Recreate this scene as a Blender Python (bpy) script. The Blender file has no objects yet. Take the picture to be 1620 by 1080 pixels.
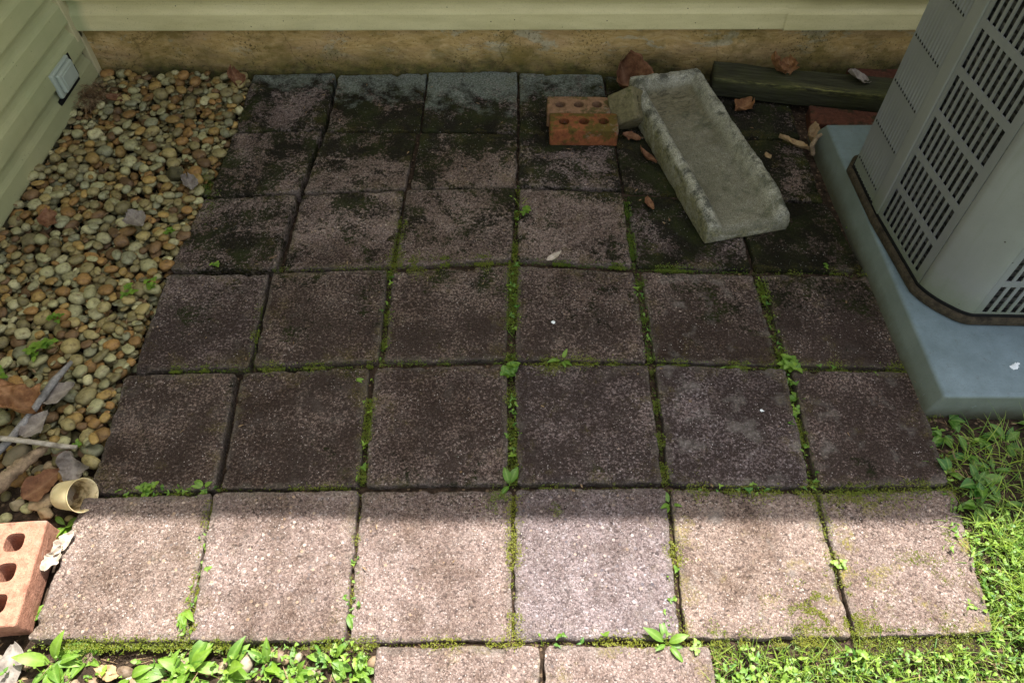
import bpy, bmesh, math, random
import numpy as np
from mathutils import Vector, Matrix, Euler

random.seed(7)
rng = np.random.default_rng(11)
S = bpy.context.scene
COL = S.collection
rad = math.radians

# ------------------------------------------------------------------ camera, sky, sun, exposure
CAM = (0.0062, -0.3747, 1.3827)
ROT = (0.66, 0.0059, 0.0059)
FPX = 1138.0                                   # focal length in pixels of the 1620 px wide photograph
SUN_EL, SUN_AZ = rad(63.0), rad(20.0)          # azimuth from the house (+Y) towards +X
cd = bpy.data.cameras.new('camera'); co = bpy.data.objects.new('camera', cd); COL.objects.link(co)
co.location = CAM; co.rotation_euler = ROT
cd.sensor_width = 36; cd.lens = FPX / 1620 * 36; cd.clip_start = 0.02; cd.clip_end = 500
S.camera = co
W = bpy.data.worlds.new('World'); S.world = W; W.use_nodes = True
wn = W.node_tree.nodes; sk = wn.new('ShaderNodeTexSky'); sk.sky_type = 'NISHITA'; sk.sun_disc = False
sk.sun_elevation = SUN_EL; sk.sun_rotation = SUN_AZ
sk.dust_density = 3.0
hs = wn.new('ShaderNodeHueSaturation'); hs.inputs['Saturation'].default_value = 0.38       # hazy, tree-filtered summer sky
W.node_tree.links.new(sk.outputs[0], hs.inputs['Color']); W.node_tree.links.new(hs.outputs[0], wn['Background'].inputs[0]); wn['Background'].inputs[1].default_value = 0.128
sd = bpy.data.lights.new('sun', 'SUN'); so = bpy.data.objects.new('sun', sd); COL.objects.link(so)
sd.energy = 4.0; sd.angle = rad(0.45); sd.color = (1.0, 0.985, 0.955)
to_sun = Vector((math.sin(SUN_AZ) * math.cos(SUN_EL), math.cos(SUN_AZ) * math.cos(SUN_EL), math.sin(SUN_EL)))
so.rotation_euler = (-to_sun).to_track_quat('-Z', 'Y').to_euler(); so.location = to_sun * 20
S.view_settings.view_transform = 'Standard'; S.view_settings.look = 'None'
S.view_settings.exposure = 1.62; S.view_settings.gamma = 1

# ------------------------------------------------------------------ helpers
MW = np.array(Euler(ROT, 'XYZ').to_matrix())
C0 = np.array(CAM)
def gp(u, v, z=0.0):
    """point of the horizontal plane z that stands at pixel (u, v) of the photograph"""
    d = MW @ np.array([(u - 810) / FPX, -(v - 540) / FPX, -1.0])
    return C0 + (z - C0[2]) / d[2] * d

def tag(o, label=None, cat=None, group=None, kind=None):
    if label: o['label'] = label
    if cat: o['category'] = cat
    if group: o['group'] = group
    if kind: o['kind'] = kind
    return o

def thing(name, loc, label, cat, group=None, rot=(0, 0, 0)):
    o = bpy.data.objects.new(name, None); COL.objects.link(o); o.empty_display_size = 0.05
    o.location = loc; o.rotation_euler = rot
    return tag(o, label, cat, group)

def mesh(name, V, F, mat=None, parent=None, loc=(0, 0, 0), rot=(0, 0, 0), smooth=False, attrs=None):
    """V (n,3) array, F (m,3|4) array or list of lists"""
    me = bpy.data.meshes.new(name)
    V = np.asarray(V, dtype=np.float32)
    if isinstance(F, np.ndarray):
        m, k = F.shape
        me.vertices.add(len(V)); me.vertices.foreach_set('co', V.ravel())
        me.loops.add(m * k); me.loops.foreach_set('vertex_index', F.astype(np.int32).ravel())
        me.polygons.add(m); me.polygons.foreach_set('loop_start', np.arange(0, m * k, k, dtype=np.int32))
        me.polygons.foreach_set('loop_total', np.full(m, k, dtype=np.int32))
        me.update(calc_edges=True)
    else:
        me.from_pydata([tuple(map(float, v)) for v in V], [], [tuple(int(i) for i in f) for f in F]); me.update()
    if smooth: me.polygons.foreach_set('use_smooth', np.ones(len(me.polygons), dtype=bool))
    for an, av in (attrs or {}).items():
        av = np.asarray(av, dtype=np.float32)
        if av.ndim == 1:
            a = me.attributes.new(an, 'FLOAT', 'POINT'); a.data.foreach_set('value', av)
        else:
            if av.shape[1] == 3: av = np.hstack([av, np.ones((len(av), 1), np.float32)])
            a = me.attributes.new(an, 'FLOAT_COLOR', 'POINT'); a.data.foreach_set('color', av.ravel())
    if mat: me.materials.append(mat)
    me.validate()
    o = bpy.data.objects.new(name, me); COL.objects.link(o)
    o.location = loc; o.rotation_euler = rot
    if parent: o.parent = parent
    return o

# value noise
def _h(ix, iy, iz, seed):
    n = (ix * 374761393 + iy * 668265263 + iz * 2147483647 + seed * 974711) & 0xffffffff
    n = ((n ^ (n >> 13)) * 1274126177) & 0xffffffff
    n = (n ^ (n >> 16)) * 2246822519 & 0xffffffff
    n = n ^ (n >> 15)
    return (n & 0xffffff) / float(0xffffff)
def vn(p, seed=0):
    p = np.asarray(p, dtype=np.float64)
    i = np.floor(p).astype(np.int64); f = p - i; f = f * f * (3 - 2 * f)
    r = 0
    for dx in (0, 1):
        wx = f[..., 0] if dx else 1 - f[..., 0]
        for dy in (0, 1):
            wy = f[..., 1] if dy else 1 - f[..., 1]
            for dz in (0, 1):
                wz = f[..., 2] if dz else 1 - f[..., 2]
                r = r + wx * wy * wz * _h(i[..., 0] + dx, i[..., 1] + dy, i[..., 2] + dz, seed)
    return r * 2 - 1
def fbm(p, sc, oct=3, seed=0, gain=0.5):
    p = np.asarray(p, dtype=np.float64) * sc; r = 0; a = 1; t = 0
    for k in range(oct):
        r = r + a * vn(p, seed + k * 17); t += a; a *= gain; p = p * 2.03 + 11.7
    return r / t

class MB:
    """collects shapes, then links them as one mesh"""
    def __init__(s): s.V = []; s.F = []
    def add(s, V, F):
        b = len(s.V); s.V += [tuple(v) for v in V]; s.F += [tuple(i + b for i in f) for f in F]; return s
    def box(s, lo, hi):
        x0, y0, z0 = lo; x1, y1, z1 = hi
        V = [(x0, y0, z0), (x1, y0, z0), (x1, y1, z0), (x0, y1, z0), (x0, y0, z1), (x1, y0, z1), (x1, y1, z1), (x0, y1, z1)]
        return s.add(V, [(0, 3, 2, 1), (4, 5, 6, 7), (0, 1, 5, 4), (1, 2, 6, 5), (2, 3, 7, 6), (3, 0, 4, 7)])
    def obox(s, o, ax, ay, az):
        """box from corner o along three edge vectors"""
        o, ax, ay, az = map(np.array, (o, ax, ay, az))
        V = [o, o + ax, o + ax + ay, o + ay, o + az, o + ax + az, o + ax + ay + az, o + ay + az]
        return s.add(V, [(0, 3, 2, 1), (4, 5, 6, 7), (0, 1, 5, 4), (1, 2, 6, 5), (2, 3, 7, 6), (3, 0, 4, 7)])
    def build(s, name, mat, parent=None, bevel=0, seg=2, **k):
        o = mesh(name, s.V, s.F, mat, parent, **k)
        bm = bmesh.new(); bm.from_mesh(o.data)
        if bevel:
            bmesh.ops.remove_doubles(bm, verts=bm.verts, dist=1e-6)
            bmesh.ops.bevel(bm, geom=[e for e in bm.edges if e.is_manifold and e.calc_face_angle(0) > 0.6], offset=bevel, segments=seg, profile=0.5, affect='EDGES')
        bmesh.ops.recalc_face_normals(bm, faces=bm.faces)
        bm.to_mesh(o.data); bm.free()
        return o

# ------------------------------------------------------------------ node helpers
class NT:
    def __init__(s, name):
        s.m = bpy.data.materials.new(name); s.m.use_nodes = True; s.t = s.m.node_tree; s.n = s.t.nodes
        s.b = s.n['Principled BSDF']; s.out = s.n['Material Output']
        s.geo = s.n.new('ShaderNodeNewGeometry')
    def _in(s, sock, v):
        if v is None: return
        if isinstance(v, bpy.types.NodeSocket): s.t.links.new(v, sock)
        elif isinstance(v, (int, float)) or sock.type in ('VECTOR', 'VALUE'): sock.default_value = v
        else: sock.default_value = (v[0], v[1], v[2], 1)
    def pos(s): return s.geo.outputs['Position']
    def nrm(s): return s.geo.outputs['Normal']
    def island(s): return s.geo.outputs['Random Per Island']
    def obj(s):
        n = s.n.new('ShaderNodeTexCoord'); return n.outputs['Object']
    def orand(s):
        n = s.n.new('ShaderNodeObjectInfo'); return n.outputs['Random']
    def attr(s, name, typ='GEOMETRY', out='Fac'):
        n = s.n.new('ShaderNodeAttribute'); n.attribute_name = name; n.attribute_type = typ; return n.outputs[out]
    def noise(s, vec, scale, detail=4, rough=0.55, out='Fac', dist=0.0):
        n = s.n.new('ShaderNodeTexNoise'); s._in(n.inputs['Vector'], vec); n.inputs['Scale'].default_value = scale
        n.inputs['Detail'].default_value = detail; n.inputs['Roughness'].default_value = rough; n.inputs['Distortion'].default_value = dist
        return n.outputs[out]
    def voro(s, vec, scale, out='Distance', feature='F1', rnd=1.0):
        n = s.n.new('ShaderNodeTexVoronoi'); n.feature = feature; s._in(n.inputs['Vector'], vec); n.inputs['Scale'].default_value = scale
        n.inputs['Randomness'].default_value = rnd
        return n.outputs[out]
    def math(s, op, a, b=None, c=None, clamp=False):
        n = s.n.new('ShaderNodeMath'); n.operation = op; n.use_clamp = clamp
        for i, v in enumerate((a, b, c)):
            if v is not None: s._in(n.inputs[i], v)
        return n.outputs[0]
    def vmath(s, op, a, b=None):
        n = s.n.new('ShaderNodeVectorMath'); n.operation = op; s._in(n.inputs[0], a)
        if b is not None: s._in(n.inputs[1], b)
        return n.outputs[0]
    def sep(s, v):
        n = s.n.new('ShaderNodeSeparateXYZ'); s._in(n.inputs[0], v); return n.outputs
    def sepc(s, v):
        n = s.n.new('ShaderNodeSeparateColor'); s._in(n.inputs[0], v); return n.outputs
    def ramp(s, fac, stops, interp='LINEAR'):
        n = s.n.new('ShaderNodeValToRGB'); r = n.color_ramp; r.interpolation = interp
        while len(r.elements) < len(stops): r.elements.new(0.5)
        for e, (p, c) in zip(r.elements, stops):
            e.position = p; e.color = (c, c, c, 1) if isinstance(c, (int, float)) else (c[0], c[1], c[2], 1)
        s._in(n.inputs[0], fac); return n.outputs[0]
    def mr(s, v, a, b, c=0.0, d=1.0, smooth=False):
        n = s.n.new('ShaderNodeMapRange'); n.clamp = True
        if smooth: n.interpolation_type = 'SMOOTHSTEP'
        for i, x in enumerate((v, a, b, c, d)): s._in(n.inputs[i], x)
        return n.outputs[0]
    def mix(s, fac, a, b, mode='MIX'):
        n = s.n.new('ShaderNodeMix'); n.data_type = 'RGBA'; n.blend_type = mode
        s._in(n.inputs[0], fac); s._in(n.inputs[6], a); s._in(n.inputs[7], b); return n.outputs[2]
    def bump(s, h, strength=0.5, dist=0.002, nrm=None):
        n = s.n.new('ShaderNodeBump'); n.inputs['Strength'].default_value = strength; n.inputs['Distance'].default_value = dist
        s._in(n.inputs['Height'], h)
        if nrm: s._in(n.inputs['Normal'], nrm)
        return n.outputs[0]
    def scalev(s, v, sx, sy, sz): return s.vmath('MULTIPLY', v, (sx, sy, sz))
    def done(s, col, rough=0.85, bump=None, spec=0.3):
        s._in(s.b.inputs['Base Color'], col); s._in(s.b.inputs['Roughness'], rough)
        if bump: s._in(s.b.inputs['Normal'], bump)
        s.b.inputs['Specular IOR Level'].default_value = spec
        return s.m

# ------------------------------------------------------------------ materials
def mat_paver():
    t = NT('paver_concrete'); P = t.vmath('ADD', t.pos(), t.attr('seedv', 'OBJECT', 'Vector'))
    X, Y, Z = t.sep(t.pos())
    Pd = t.vmath('ADD', P, t.scalev(t.noise(P, 200, 2, out='Color'), .005, .005, .005))
    v1 = t.voro(Pd, 270, 'Color'); d1 = t.voro(Pd, 270); v2 = t.voro(Pd, 540, 'Color'); d2 = t.voro(Pd, 540); v3 = t.voro(P, 105, 'Color'); d3 = t.voro(P, 105)
    pal = [(0.0, (.070, .058, .054)), (.22, (.145, .115, .102)), (.5, (.225, .178, .156)), (.75, (.285, .232, .206)), (.92, (.33, .29, .26)), (1.0, (.42, .385, .365))]
    col = t.mix(t.mr(t.noise(P, 75, 3), .42, .58), t.ramp(t.sepc(v1)[0], pal), t.ramp(t.sepc(v2)[1], pal))
    col = t.mix(t.math('MULTIPLY', t.mr(d1, .4, .9), .5), col, (.085, .062, .055))
    big = t.math('MULTIPLY', t.math('GREATER_THAN', t.sepc(v3)[2], .87), t.math('LESS_THAN', d3, .33))
    col = t.mix(t.math('MULTIPLY', big, .8), col, t.ramp(t.sepc(v3)[0], [(0, (.10, .095, .10)), (.4, (.3, .27, .26)), (.7, (.43, .33, .22)), (1, (.6, .53, .46))]))
    tint = t.attr('tint', 'OBJECT')
    col = t.mix(1.0, col, t.ramp(tint, [(0, (1.06, .97, .88)), (.5, (1.02, .94, .93)), (1, (.90, .885, .98))]), 'MULTIPLY')
    # clouds of wear: two sizes
    col = t.mix(1.0, col, t.ramp(t.noise(P, 5, 6, .65), [(.32, (.60, .55, .50)), (.5, (.95, .93, .92)), (.68, (1.22, 1.2, 1.18))]), 'MULTIPLY')
    col = t.mix(1.0, col, t.ramp(t.noise(P, 22, 5, .65), [(.32, (.72, .69, .66)), (.5, 1.0), (.7, (1.16, 1.15, 1.14))]), 'MULTIPLY')
    # algae stain between the grains, deepened along Y to paint in the house shade
    shade_film = t.math('ADD', t.math('SUBTRACT', t.mr(Y, .02, .34, .12, 1.12), t.mr(Y, .75, 1.1, 0, .55)), t.math('MULTIPLY', t.attr('grime', 'OBJECT'), .8))
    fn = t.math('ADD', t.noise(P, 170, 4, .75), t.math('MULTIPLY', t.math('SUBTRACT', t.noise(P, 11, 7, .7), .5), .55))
    fm_ = t.mr(t.math('SUBTRACT', fn, t.math('SUBTRACT', .70, t.math('MULTIPLY', shade_film, .262))), -.07, .09)
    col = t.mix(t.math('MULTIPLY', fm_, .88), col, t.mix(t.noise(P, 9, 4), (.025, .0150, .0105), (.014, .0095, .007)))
    fl = t.math('MULTIPLY', t.math('GREATER_THAN', t.sepc(t.voro(P, 300, 'Color'))[2], .955), t.math('LESS_THAN', t.voro(P, 300), t.math('MULTIPLY', t.sepc(t.voro(P, 300, 'Color'))[0], .42)))
    col = t.mix(t.math('MULTIPLY', fl, .8), col, (.50, .445, .415))
    # greyish paste skin at the margins
    ed = t.attr('edge')
    em = t.mr(t.math('ADD', ed, t.math('MULTIPLY', t.math('SUBTRACT', t.noise(P, 30, 5, .65), .5), .07)), .0, .014, 1, 0)
    col = t.mix(t.math('MULTIPLY', em, .4), col, t.ramp(t.noise(P, 180, 3), [(.35, (.07, .06, .048)), (.65, (.17, .148, .12))]))
    bl = t.attr('blotch', 'OBJECT')
    bm_ = t.mr(t.noise(P, 21, 3, .5, dist=.2), .58, .66)
    col = t.mix(t.math('MULTIPLY', t.math('MULTIPLY', t.mr(t.math('ADD', t.noise(P, 21, 3, .5, dist=.2), t.math('MULTIPLY', t.noise(P, 150, 3), .12)), .62, .78), bl), .5), col, t.ramp(t.noise(P, 120, 3), [(.35, (.13, .115, .10)), (.65, (.23, .205, .18))]))
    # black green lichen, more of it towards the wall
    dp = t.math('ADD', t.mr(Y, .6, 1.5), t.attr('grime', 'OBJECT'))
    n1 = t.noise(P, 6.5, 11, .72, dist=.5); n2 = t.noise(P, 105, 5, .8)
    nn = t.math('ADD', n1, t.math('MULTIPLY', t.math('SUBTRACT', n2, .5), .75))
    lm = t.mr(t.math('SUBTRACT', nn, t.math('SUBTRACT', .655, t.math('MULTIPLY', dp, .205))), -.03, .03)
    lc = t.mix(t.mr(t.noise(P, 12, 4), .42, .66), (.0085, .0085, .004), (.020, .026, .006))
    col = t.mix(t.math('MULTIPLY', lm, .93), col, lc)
    col = t.mix(t.math('MULTIPLY', t.math('MULTIPLY', fl, lm), .6), col, (.45, .43, .38))
    # pale algae crust at the wall end
    cr = t.mr(t.math('ADD', t.math('ADD', Y, t.math('MULTIPLY', t.math('SUBTRACT', t.noise(P, 20, 7, .7), .5), .6)), t.math('MULTIPLY', t.attr('crust', 'OBJECT'), .12)), 1.77, 1.9)
    col = t.mix(t.math('MULTIPLY', cr, .68), col, t.ramp(t.noise(P, 190, 3, .7), [(.35, (.085, .095, .07)), (.65, (.36, .40, .34))]))
    # yellow green moss film
    mm = t.mr(t.math('ADD', t.noise(P, 16, 6, .7), t.math('MULTIPLY', t.mr(ed, 0, .06, 1, 0), .10)), .58, .70)
    mm = t.math('MULTIPLY', t.math('MULTIPLY', mm, t.attr('moss', 'OBJECT')), t.mr(t.noise(P, 260, 2), .40, .56))
    col = t.mix(t.math('MULTIPLY', mm, .85), col, t.ramp(t.noise(P, 200, 2), [(.3, (.09, .085, .015)), (.7, (.30, .24, .05))]))
    h = t.math('ADD', t.math('MULTIPLY', t.mr(d1, 0, .8, 1, 0), .6), t.math('MULTIPLY', t.mr(d2, 0, .8, 1, 0), .35))
    h = t.math('ADD', h, t.math('MULTIPLY', t.noise(P, 110, 4, .7), 1.3))
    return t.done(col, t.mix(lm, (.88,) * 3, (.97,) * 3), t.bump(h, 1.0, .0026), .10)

def mat_pebble():
    t = NT('river_pebble'); P = t.pos(); c = t.attr('pcol', out='Color')
    n = t.noise(P, 90, 5, .65)
    col = t.mix(1, c, t.ramp(n, [(.3, (.45, .38, .30)), (.48, (.95, .93, .9)), (.72, (1.3, 1.28, 1.2))]), 'MULTIPLY')
    col = t.mix(t.mr(t.noise(P, 400, 2, .6), .62, .75, 0, .5), col, (.05, .04, .025))
    return t.done(col, .62, t.bump(t.noise(P, 220, 4), .35, .0015), .35)

def mat_soil():
    t = NT('soil'); P = t.pos(); X, Y, Z = t.sep(P)
    col = t.ramp(t.noise(P, 55, 7, .7), [(.3, (.012, .009, .006)), (.5, (.042, .027, .017)), (.7, (.11, .07, .045))])
    bits = t.math('MULTIPLY', t.math('GREATER_THAN', t.sepc(t.voro(P, 120, 'Color'))[0], .86), t.math('LESS_THAN', t.voro(P, 120), .4))
    col = t.mix(t.math('MULTIPLY', bits, .7), col, (.22, .15, .09))
    # far off the sheet is mown lawn
    far = t.mr(t.math('ADD', Y, t.math('MULTIPLY', t.noise(P, 6, 4), .2)), -.75, -.45, 1, 0)
    col = t.mix(far, col, t.ramp(t.noise(P, 30, 6, .7), [(.3, (.07, .11, .025)), (.6, (.17, .24, .06))]))
    return t.done(col, .95, t.bump(t.noise(P, 90, 6, .7), 1, .008), .15)

def mat_siding():
    t = NT('vinyl_siding'); P = t.pos()
    col = t.ramp(t.noise(t.scalev(P, 1, 1, 6), 3.0, 5, .6), [(.3, (.52, .455, .23)), (.6, (.66, .58, .315)), (.8, (.70, .62, .36))])
    col = t.mix(t.mr(t.noise(t.scalev(P, 1, 1, 1), 260, 3, .7), .56, .72, 0, .45), col, (.20, .17, .08))
    d = t.math('MULTIPLY', t.math('LESS_THAN', t.voro(P, 38), .07), t.math('GREATER_THAN', t.sepc(t.voro(P, 38, 'Color'))[0], .55))
    col = t.mix(d, col, (.05, .04, .02))
    lf = t.mr(t.sep(P)[0], -1.40, -1.37, 1, 0); col = t.mix(t.math('MULTIPLY', lf, t.mr(t.noise(P, 4, 5), .3, .7, .4, .8)), col, (.29, .33, .17))
    grime = t.mr(t.math('ADD', t.sep(P)[2], t.math('MULTIPLY', t.noise(P, 9, 4), -.14)), .0, .12, .45, 0)
    col = t.mix(grime, col, (.20, .20, .10))
    return t.done(col, .5, t.bump(t.math('ADD', t.noise(t.scalev(P, 1, 1, 9), 55, 5, .7), t.noise(P, 5, 3)), .35, .0012), .3)

def mat_foundation():
    t = NT('parged_foundation'); P = t.pos(); X, Y, Z = t.sep(P)
    st = t.noise(t.vmath('ADD', t.scalev(P, 1.6, 1, 6), t.scalev(t.noise(P, 2.5, 3, out='Color'), .5, 0, .9)), 8, 9, .72, dist=1.1)
    col = t.ramp(st, [(.28, (.30, .19, .065)), (.48, (.52, .35, .135)), (.7, (.66, .48, .24))])
    # pinkish worn band
    col = t.mix(t.mr(t.noise(t.scalev(P, 1, 1, 3), 5, 4), .48, .7, 0, .55), col, (.46, .30, .17))
    # bare grey green paint patches
    pp = t.mr(t.noise(t.scalev(P, 1, 1, 2.2), 6.5, 8, .66, dist=.4), .55, .60)
    pp = t.math('MULTIPLY', pp, t.mr(Z, .04, .09))
    col = t.mix(t.math('MULTIPLY', pp, .75), col, t.ramp(t.noise(P, 70, 4), [(.3, (.36, .32, .20)), (.7, (.58, .53, .38))]))
    # algae from the ground up, specks above
    up = t.math('ADD', Z, t.math('MULTIPLY', t.math('SUBTRACT', t.noise(t.scalev(P, 1, 1, 1.6), 8, 7, .7), .5), .20))
    al = t.mr(up, .0, .105, 1, 0)
    col = t.mix(t.math('MULTIPLY', al, .92), col, t.ramp(t.noise(P, 40, 4), [(.35, (.014, .017, .006)), (.65, (.06, .068, .014))]))
    gr = t.mr(t.noise(t.scalev(P, 1, 1, 1.5), 6.3, 8, .7), .50, .64, 0, .7)
    col = t.mix(gr, col, (.15, .115, .025))
    sp = t.mr(t.math('ADD', t.noise(P, 130, 4, .75), t.math('MULTIPLY', t.noise(P, 6, 3), .25)), .70, .78, 0, .85)
    col = t.mix(sp, col, (.035, .03, .01))
    ck = t.mr(t.voro(t.vmath('ADD', t.scalev(P, 1, 1, .6), t.scalev(t.noise(P, 9, 4, out='Color'), .12, .12, .12)), 1.1, 'Distance', 'DISTANCE_TO_EDGE'), 0, .003, .45, 0)
    col = t.mix(ck, col, (.03, .022, .01))
    return t.done(col, .9, t.bump(t.math('ADD', st, t.math('MULTIPLY', t.noise(P, 120, 4), .35)), .7, .006), .2)

def mat_brick(name, base, dark, moss, mossamt):
    t = NT(name); P = t.obj()
    col = t.ramp(t.noise(P, 60, 6, .7), [(.3, dark), (.55, base), (.75, tuple(min(1, c * 1.35) for c in base))])
    col = t.mix(t.math('LESS_THAN', t.voro(P, 260), .16), col, tuple(c * .4 for c in dark))
    nz = t.sep(t.nrm())[2]
    m = t.mr(t.math('ADD', t.noise(P, 19, 7, .7), t.math('MULTIPLY', nz, .05)), .66 - mossamt, .74 - mossamt)
    col = t.mix(t.math('MULTIPLY', m, .9), col, t.mix(t.noise(P, 90, 3), moss, tuple(c * .35 for c in moss)))
    mo_ = t.mr(t.noise(P, 15, 7, .7, dist=.3), .60, .65, 0, .55); col = t.mix(mo_, col, t.mix(t.noise(P, 90, 3), tuple(.5 * c + .10 for c in base), (.26, .235, .19)))
    dk = t.mr(t.noise(P, 34, 7, .75), .55, .68, 0, .6); col = t.mix(dk, col, tuple(c * .35 for c in dark))
    return t.done(col, .92, t.bump(t.math('ADD', t.noise(t.scalev(P, 1, 1, 6), 60, 4, .7), t.noise(P, 190, 5, .7)), .7, .004), .2)

def mat_splash():
    t = NT('weathered_concrete'); P = t.obj(); h = t.attr('rim')
    sand = t.ramp(t.noise(P, 420, 3, .75), [(.28, (.06, .056, .04)), (.48, (.33, .31, .24)), (.7, (.62, .60, .50))])
    col = t.mix(1, sand, t.ramp(t.noise(P, 11, 5, .6), [(.3, (.62, .62, .55)), (.7, (1.08, 1.08, 1.06))]), 'MULTIPLY')
    col = t.mix(t.mr(h, .1, .6, 1, 0), col, t.mix(1, col, (.62, .61, .57), 'MULTIPLY'))
    wc = t.math('MULTIPLY', t.mr(h, .35, .9), t.mr(t.noise(P, 200, 4, .75), .5, .62)); col = t.mix(t.math('MULTIPLY', wc, .45), col, (.60, .59, .52))
    # dark crust on the rims
    rm = t.math('MULTIPLY', t.mr(h, .45, .95), t.mr(t.math('ADD', t.noise(P, 24, 6, .7), t.math('MULTIPLY', t.noise(P, 300, 2), .3)), .60, .74))
    col = t.mix(t.math('MULTIPLY', rm, .85), col, (.04, .042, .032))
    # silt with dark cracks in the upper trough
    ly = t.sep(P)[1]
    silt = t.math('MULTIPLY', t.mr(ly, -.02, .2), t.mr(h, .15, .4, 1, 0))
    col = t.mix(t.math('MULTIPLY', silt, .75), col, t.ramp(t.noise(t.scalev(P, 1, 3, 1), 38, 4, .7, dist=1.2), [(.38, (.05, .042, .022)), (.5, (.17, .145, .085)), (.7, (.24, .21, .13))]))
    # green on the sides
    nz = t.sep(t.nrm())[2]
    side = t.math('MULTIPLY', t.mr(nz, .25, .6, 1, 0), t.mr(t.noise(P, 20, 5, .7), .38, .56))
    col = t.mix(t.math('MULTIPLY', side, .75), col, t.ramp(t.noise(P, 120, 3), [(.35, (.05, .05, .015)), (.65, (.22, .20, .085))]))
    st_ = t.mr(t.noise(P, 9, 9, .72, dist=.4), .54, .62, 0, .62); col = t.mix(st_, col, t.ramp(t.noise(P, 150, 3, .7), [(.35, (.03, .032, .018)), (.65, (.16, .16, .10))]))
    pit = t.mr(t.voro(P, 150), .0, .22, 1, 0); col = t.mix(t.math('MULTIPLY', pit, .5), col, (.03, .03, .022))
    return t.done(col, .93, t.bump(t.math('SUBTRACT', t.noise(P, 260, 5, .75), pit), .9, .004), .2)

def mat_timber():
    t = NT('mossy_timber'); P = t.obj()
    g = t.noise(t.scalev(P, 1, 16, 16), 7, 8, .7, dist=.4)
    col = t.ramp(g, [(.3, (.012, .012, .006)), (.55, (.042, .041, .022)), (.75, (.09, .088, .05))])
    edge = t.attr('edge'); gl = t.math('MULTIPLY', t.mr(edge, .25, .9), t.mr(t.noise(t.scalev(P, 3, 30, 30), 7, 5, .7), .45, .62))
    col = t.mix(gl, col, (.27, .25, .075))
    col = t.mix(t.mr(t.noise(P, 11, 5), .45, .7, 0, .7), col, (.040, .044, .012))
    return t.done(col, .9, t.bump(g, .8, .006), .2)

def mat_plain(name, base, rough=.5, var=.15, scale=12, spec=.4, spots=None, metal=0.0):
    t = NT(name); P = t.obj()
    f = t.noise(P, scale, 5, .6)
    col = t.mix(1, base, t.ramp(f, [(.3, 1 - var), (.7, 1 + var)]), 'MULTIPLY')
    if spots: col = t.mix(t.mr(t.noise(P, spots[1], 5, .65), spots[2], spots[2] + .12, 0, spots[3]), col, spots[0])
    m = t.done(col, t.mr(f, .2, .8, rough - .06, rough + .1), t.bump(t.noise(P, 300, 3), .08, .001), spec); t.b.inputs['Metallic'].default_value = metal
    return m

def mat_leaf(name, dark, light, rib, trans=.35):
    t = NT(name); r = t.attr('tintv'); P = t.pos()
    col = t.mix(r, dark, light)
    col = t.mix(1, col, t.ramp(t.noise(P, 120, 3), [(.3, .78), (.7, 1.15)]), 'MULTIPLY')
    col = t.mix(t.math('MULTIPLY', t.math('POWER', t.attr('mid'), 5), .55), col, rib)
    t.done(col, .48, None, .4)
    tr = t.n.new('ShaderNodeBsdfTranslucent'); mx = t.n.new('ShaderNodeMixShader'); mx.inputs[0].default_value = trans
    t._in(tr.inputs[0], t.mix(1, col, (1.35, 1.45, .55), 'MULTIPLY'))
    t.t.links.new(t.b.outputs[0], mx.inputs[1]); t.t.links.new(tr.outputs[0], mx.inputs[2]); t.t.links.new(mx.outputs[0], t.out.inputs[0])
    return t.m

def mat_dryleaf(name, a, b, vein):
    t = NT(name); P = t.obj()
    col = t.ramp(t.noise(P, 48, 7, .7), [(.28, tuple(c * .45 for c in a)), (.45, a), (.68, b)])
    col = t.mix(t.math('MULTIPLY', t.math('POWER', t.attr('mid'), 6), .45), col, vein)
    col = t.mix(t.mr(t.noise(P, 260, 3), .63, .72, 0, .6), col, tuple(c * .3 for c in a))
    return t.done(col, .75, t.bump(t.noise(P, 150, 4), .5, .002), .25)

def mat_bark(name, a, b, st=8):
    t = NT(name); P = t.obj()
    g = t.noise(t.scalev(P, 1, 1, 1), 90, 6, .75, dist=.5)
    col = t.ramp(g, [(.3, a), (.65, b)])
    col = t.mix(t.mr(t.noise(P, 30, 4), .52, .66, 0, .6), col, tuple(c * .35 for c in a))
    return t.done(col, .88, t.bump(g, .8, .004), .2)

def mat_cup():
    t = NT('yellowed_plastic'); P = t.obj(); X, Y, Z = t.sep(P)
    col = t.ramp(t.noise(P, 40, 4), [(.3, (.60, .46, .23)), (.7, (.76, .63, .37))])
    dirt = t.math('MULTIPLY', t.attr('inner'), t.mr(t.math('ADD', t.noise(P, 70, 6, .7), t.math('MULTIPLY', t.mr(Z, 0, .06, 1, 0), .16)), .52, .68))
    col = t.mix(t.math('MULTIPLY', dirt, .92), col, t.ramp(t.noise(P, 140, 3), [(.35, (.035, .02, .006)), (.65, (.20, .12, .03))]))
    st = t.math('MULTIPLY', t.mr(Z, .004, .02, 1, 0), t.mr(t.noise(P, 160, 3), .45, .6)); col = t.mix(t.math('MULTIPLY', st, .5), col, (.16, .10, .04))
    t.done(col, .42, None, .5); t.b.inputs['Subsurface Weight'].default_value = .15; t.b.inputs['Subsurface Radius'].default_value = (.01, .006, .002)
    return t.m

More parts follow.
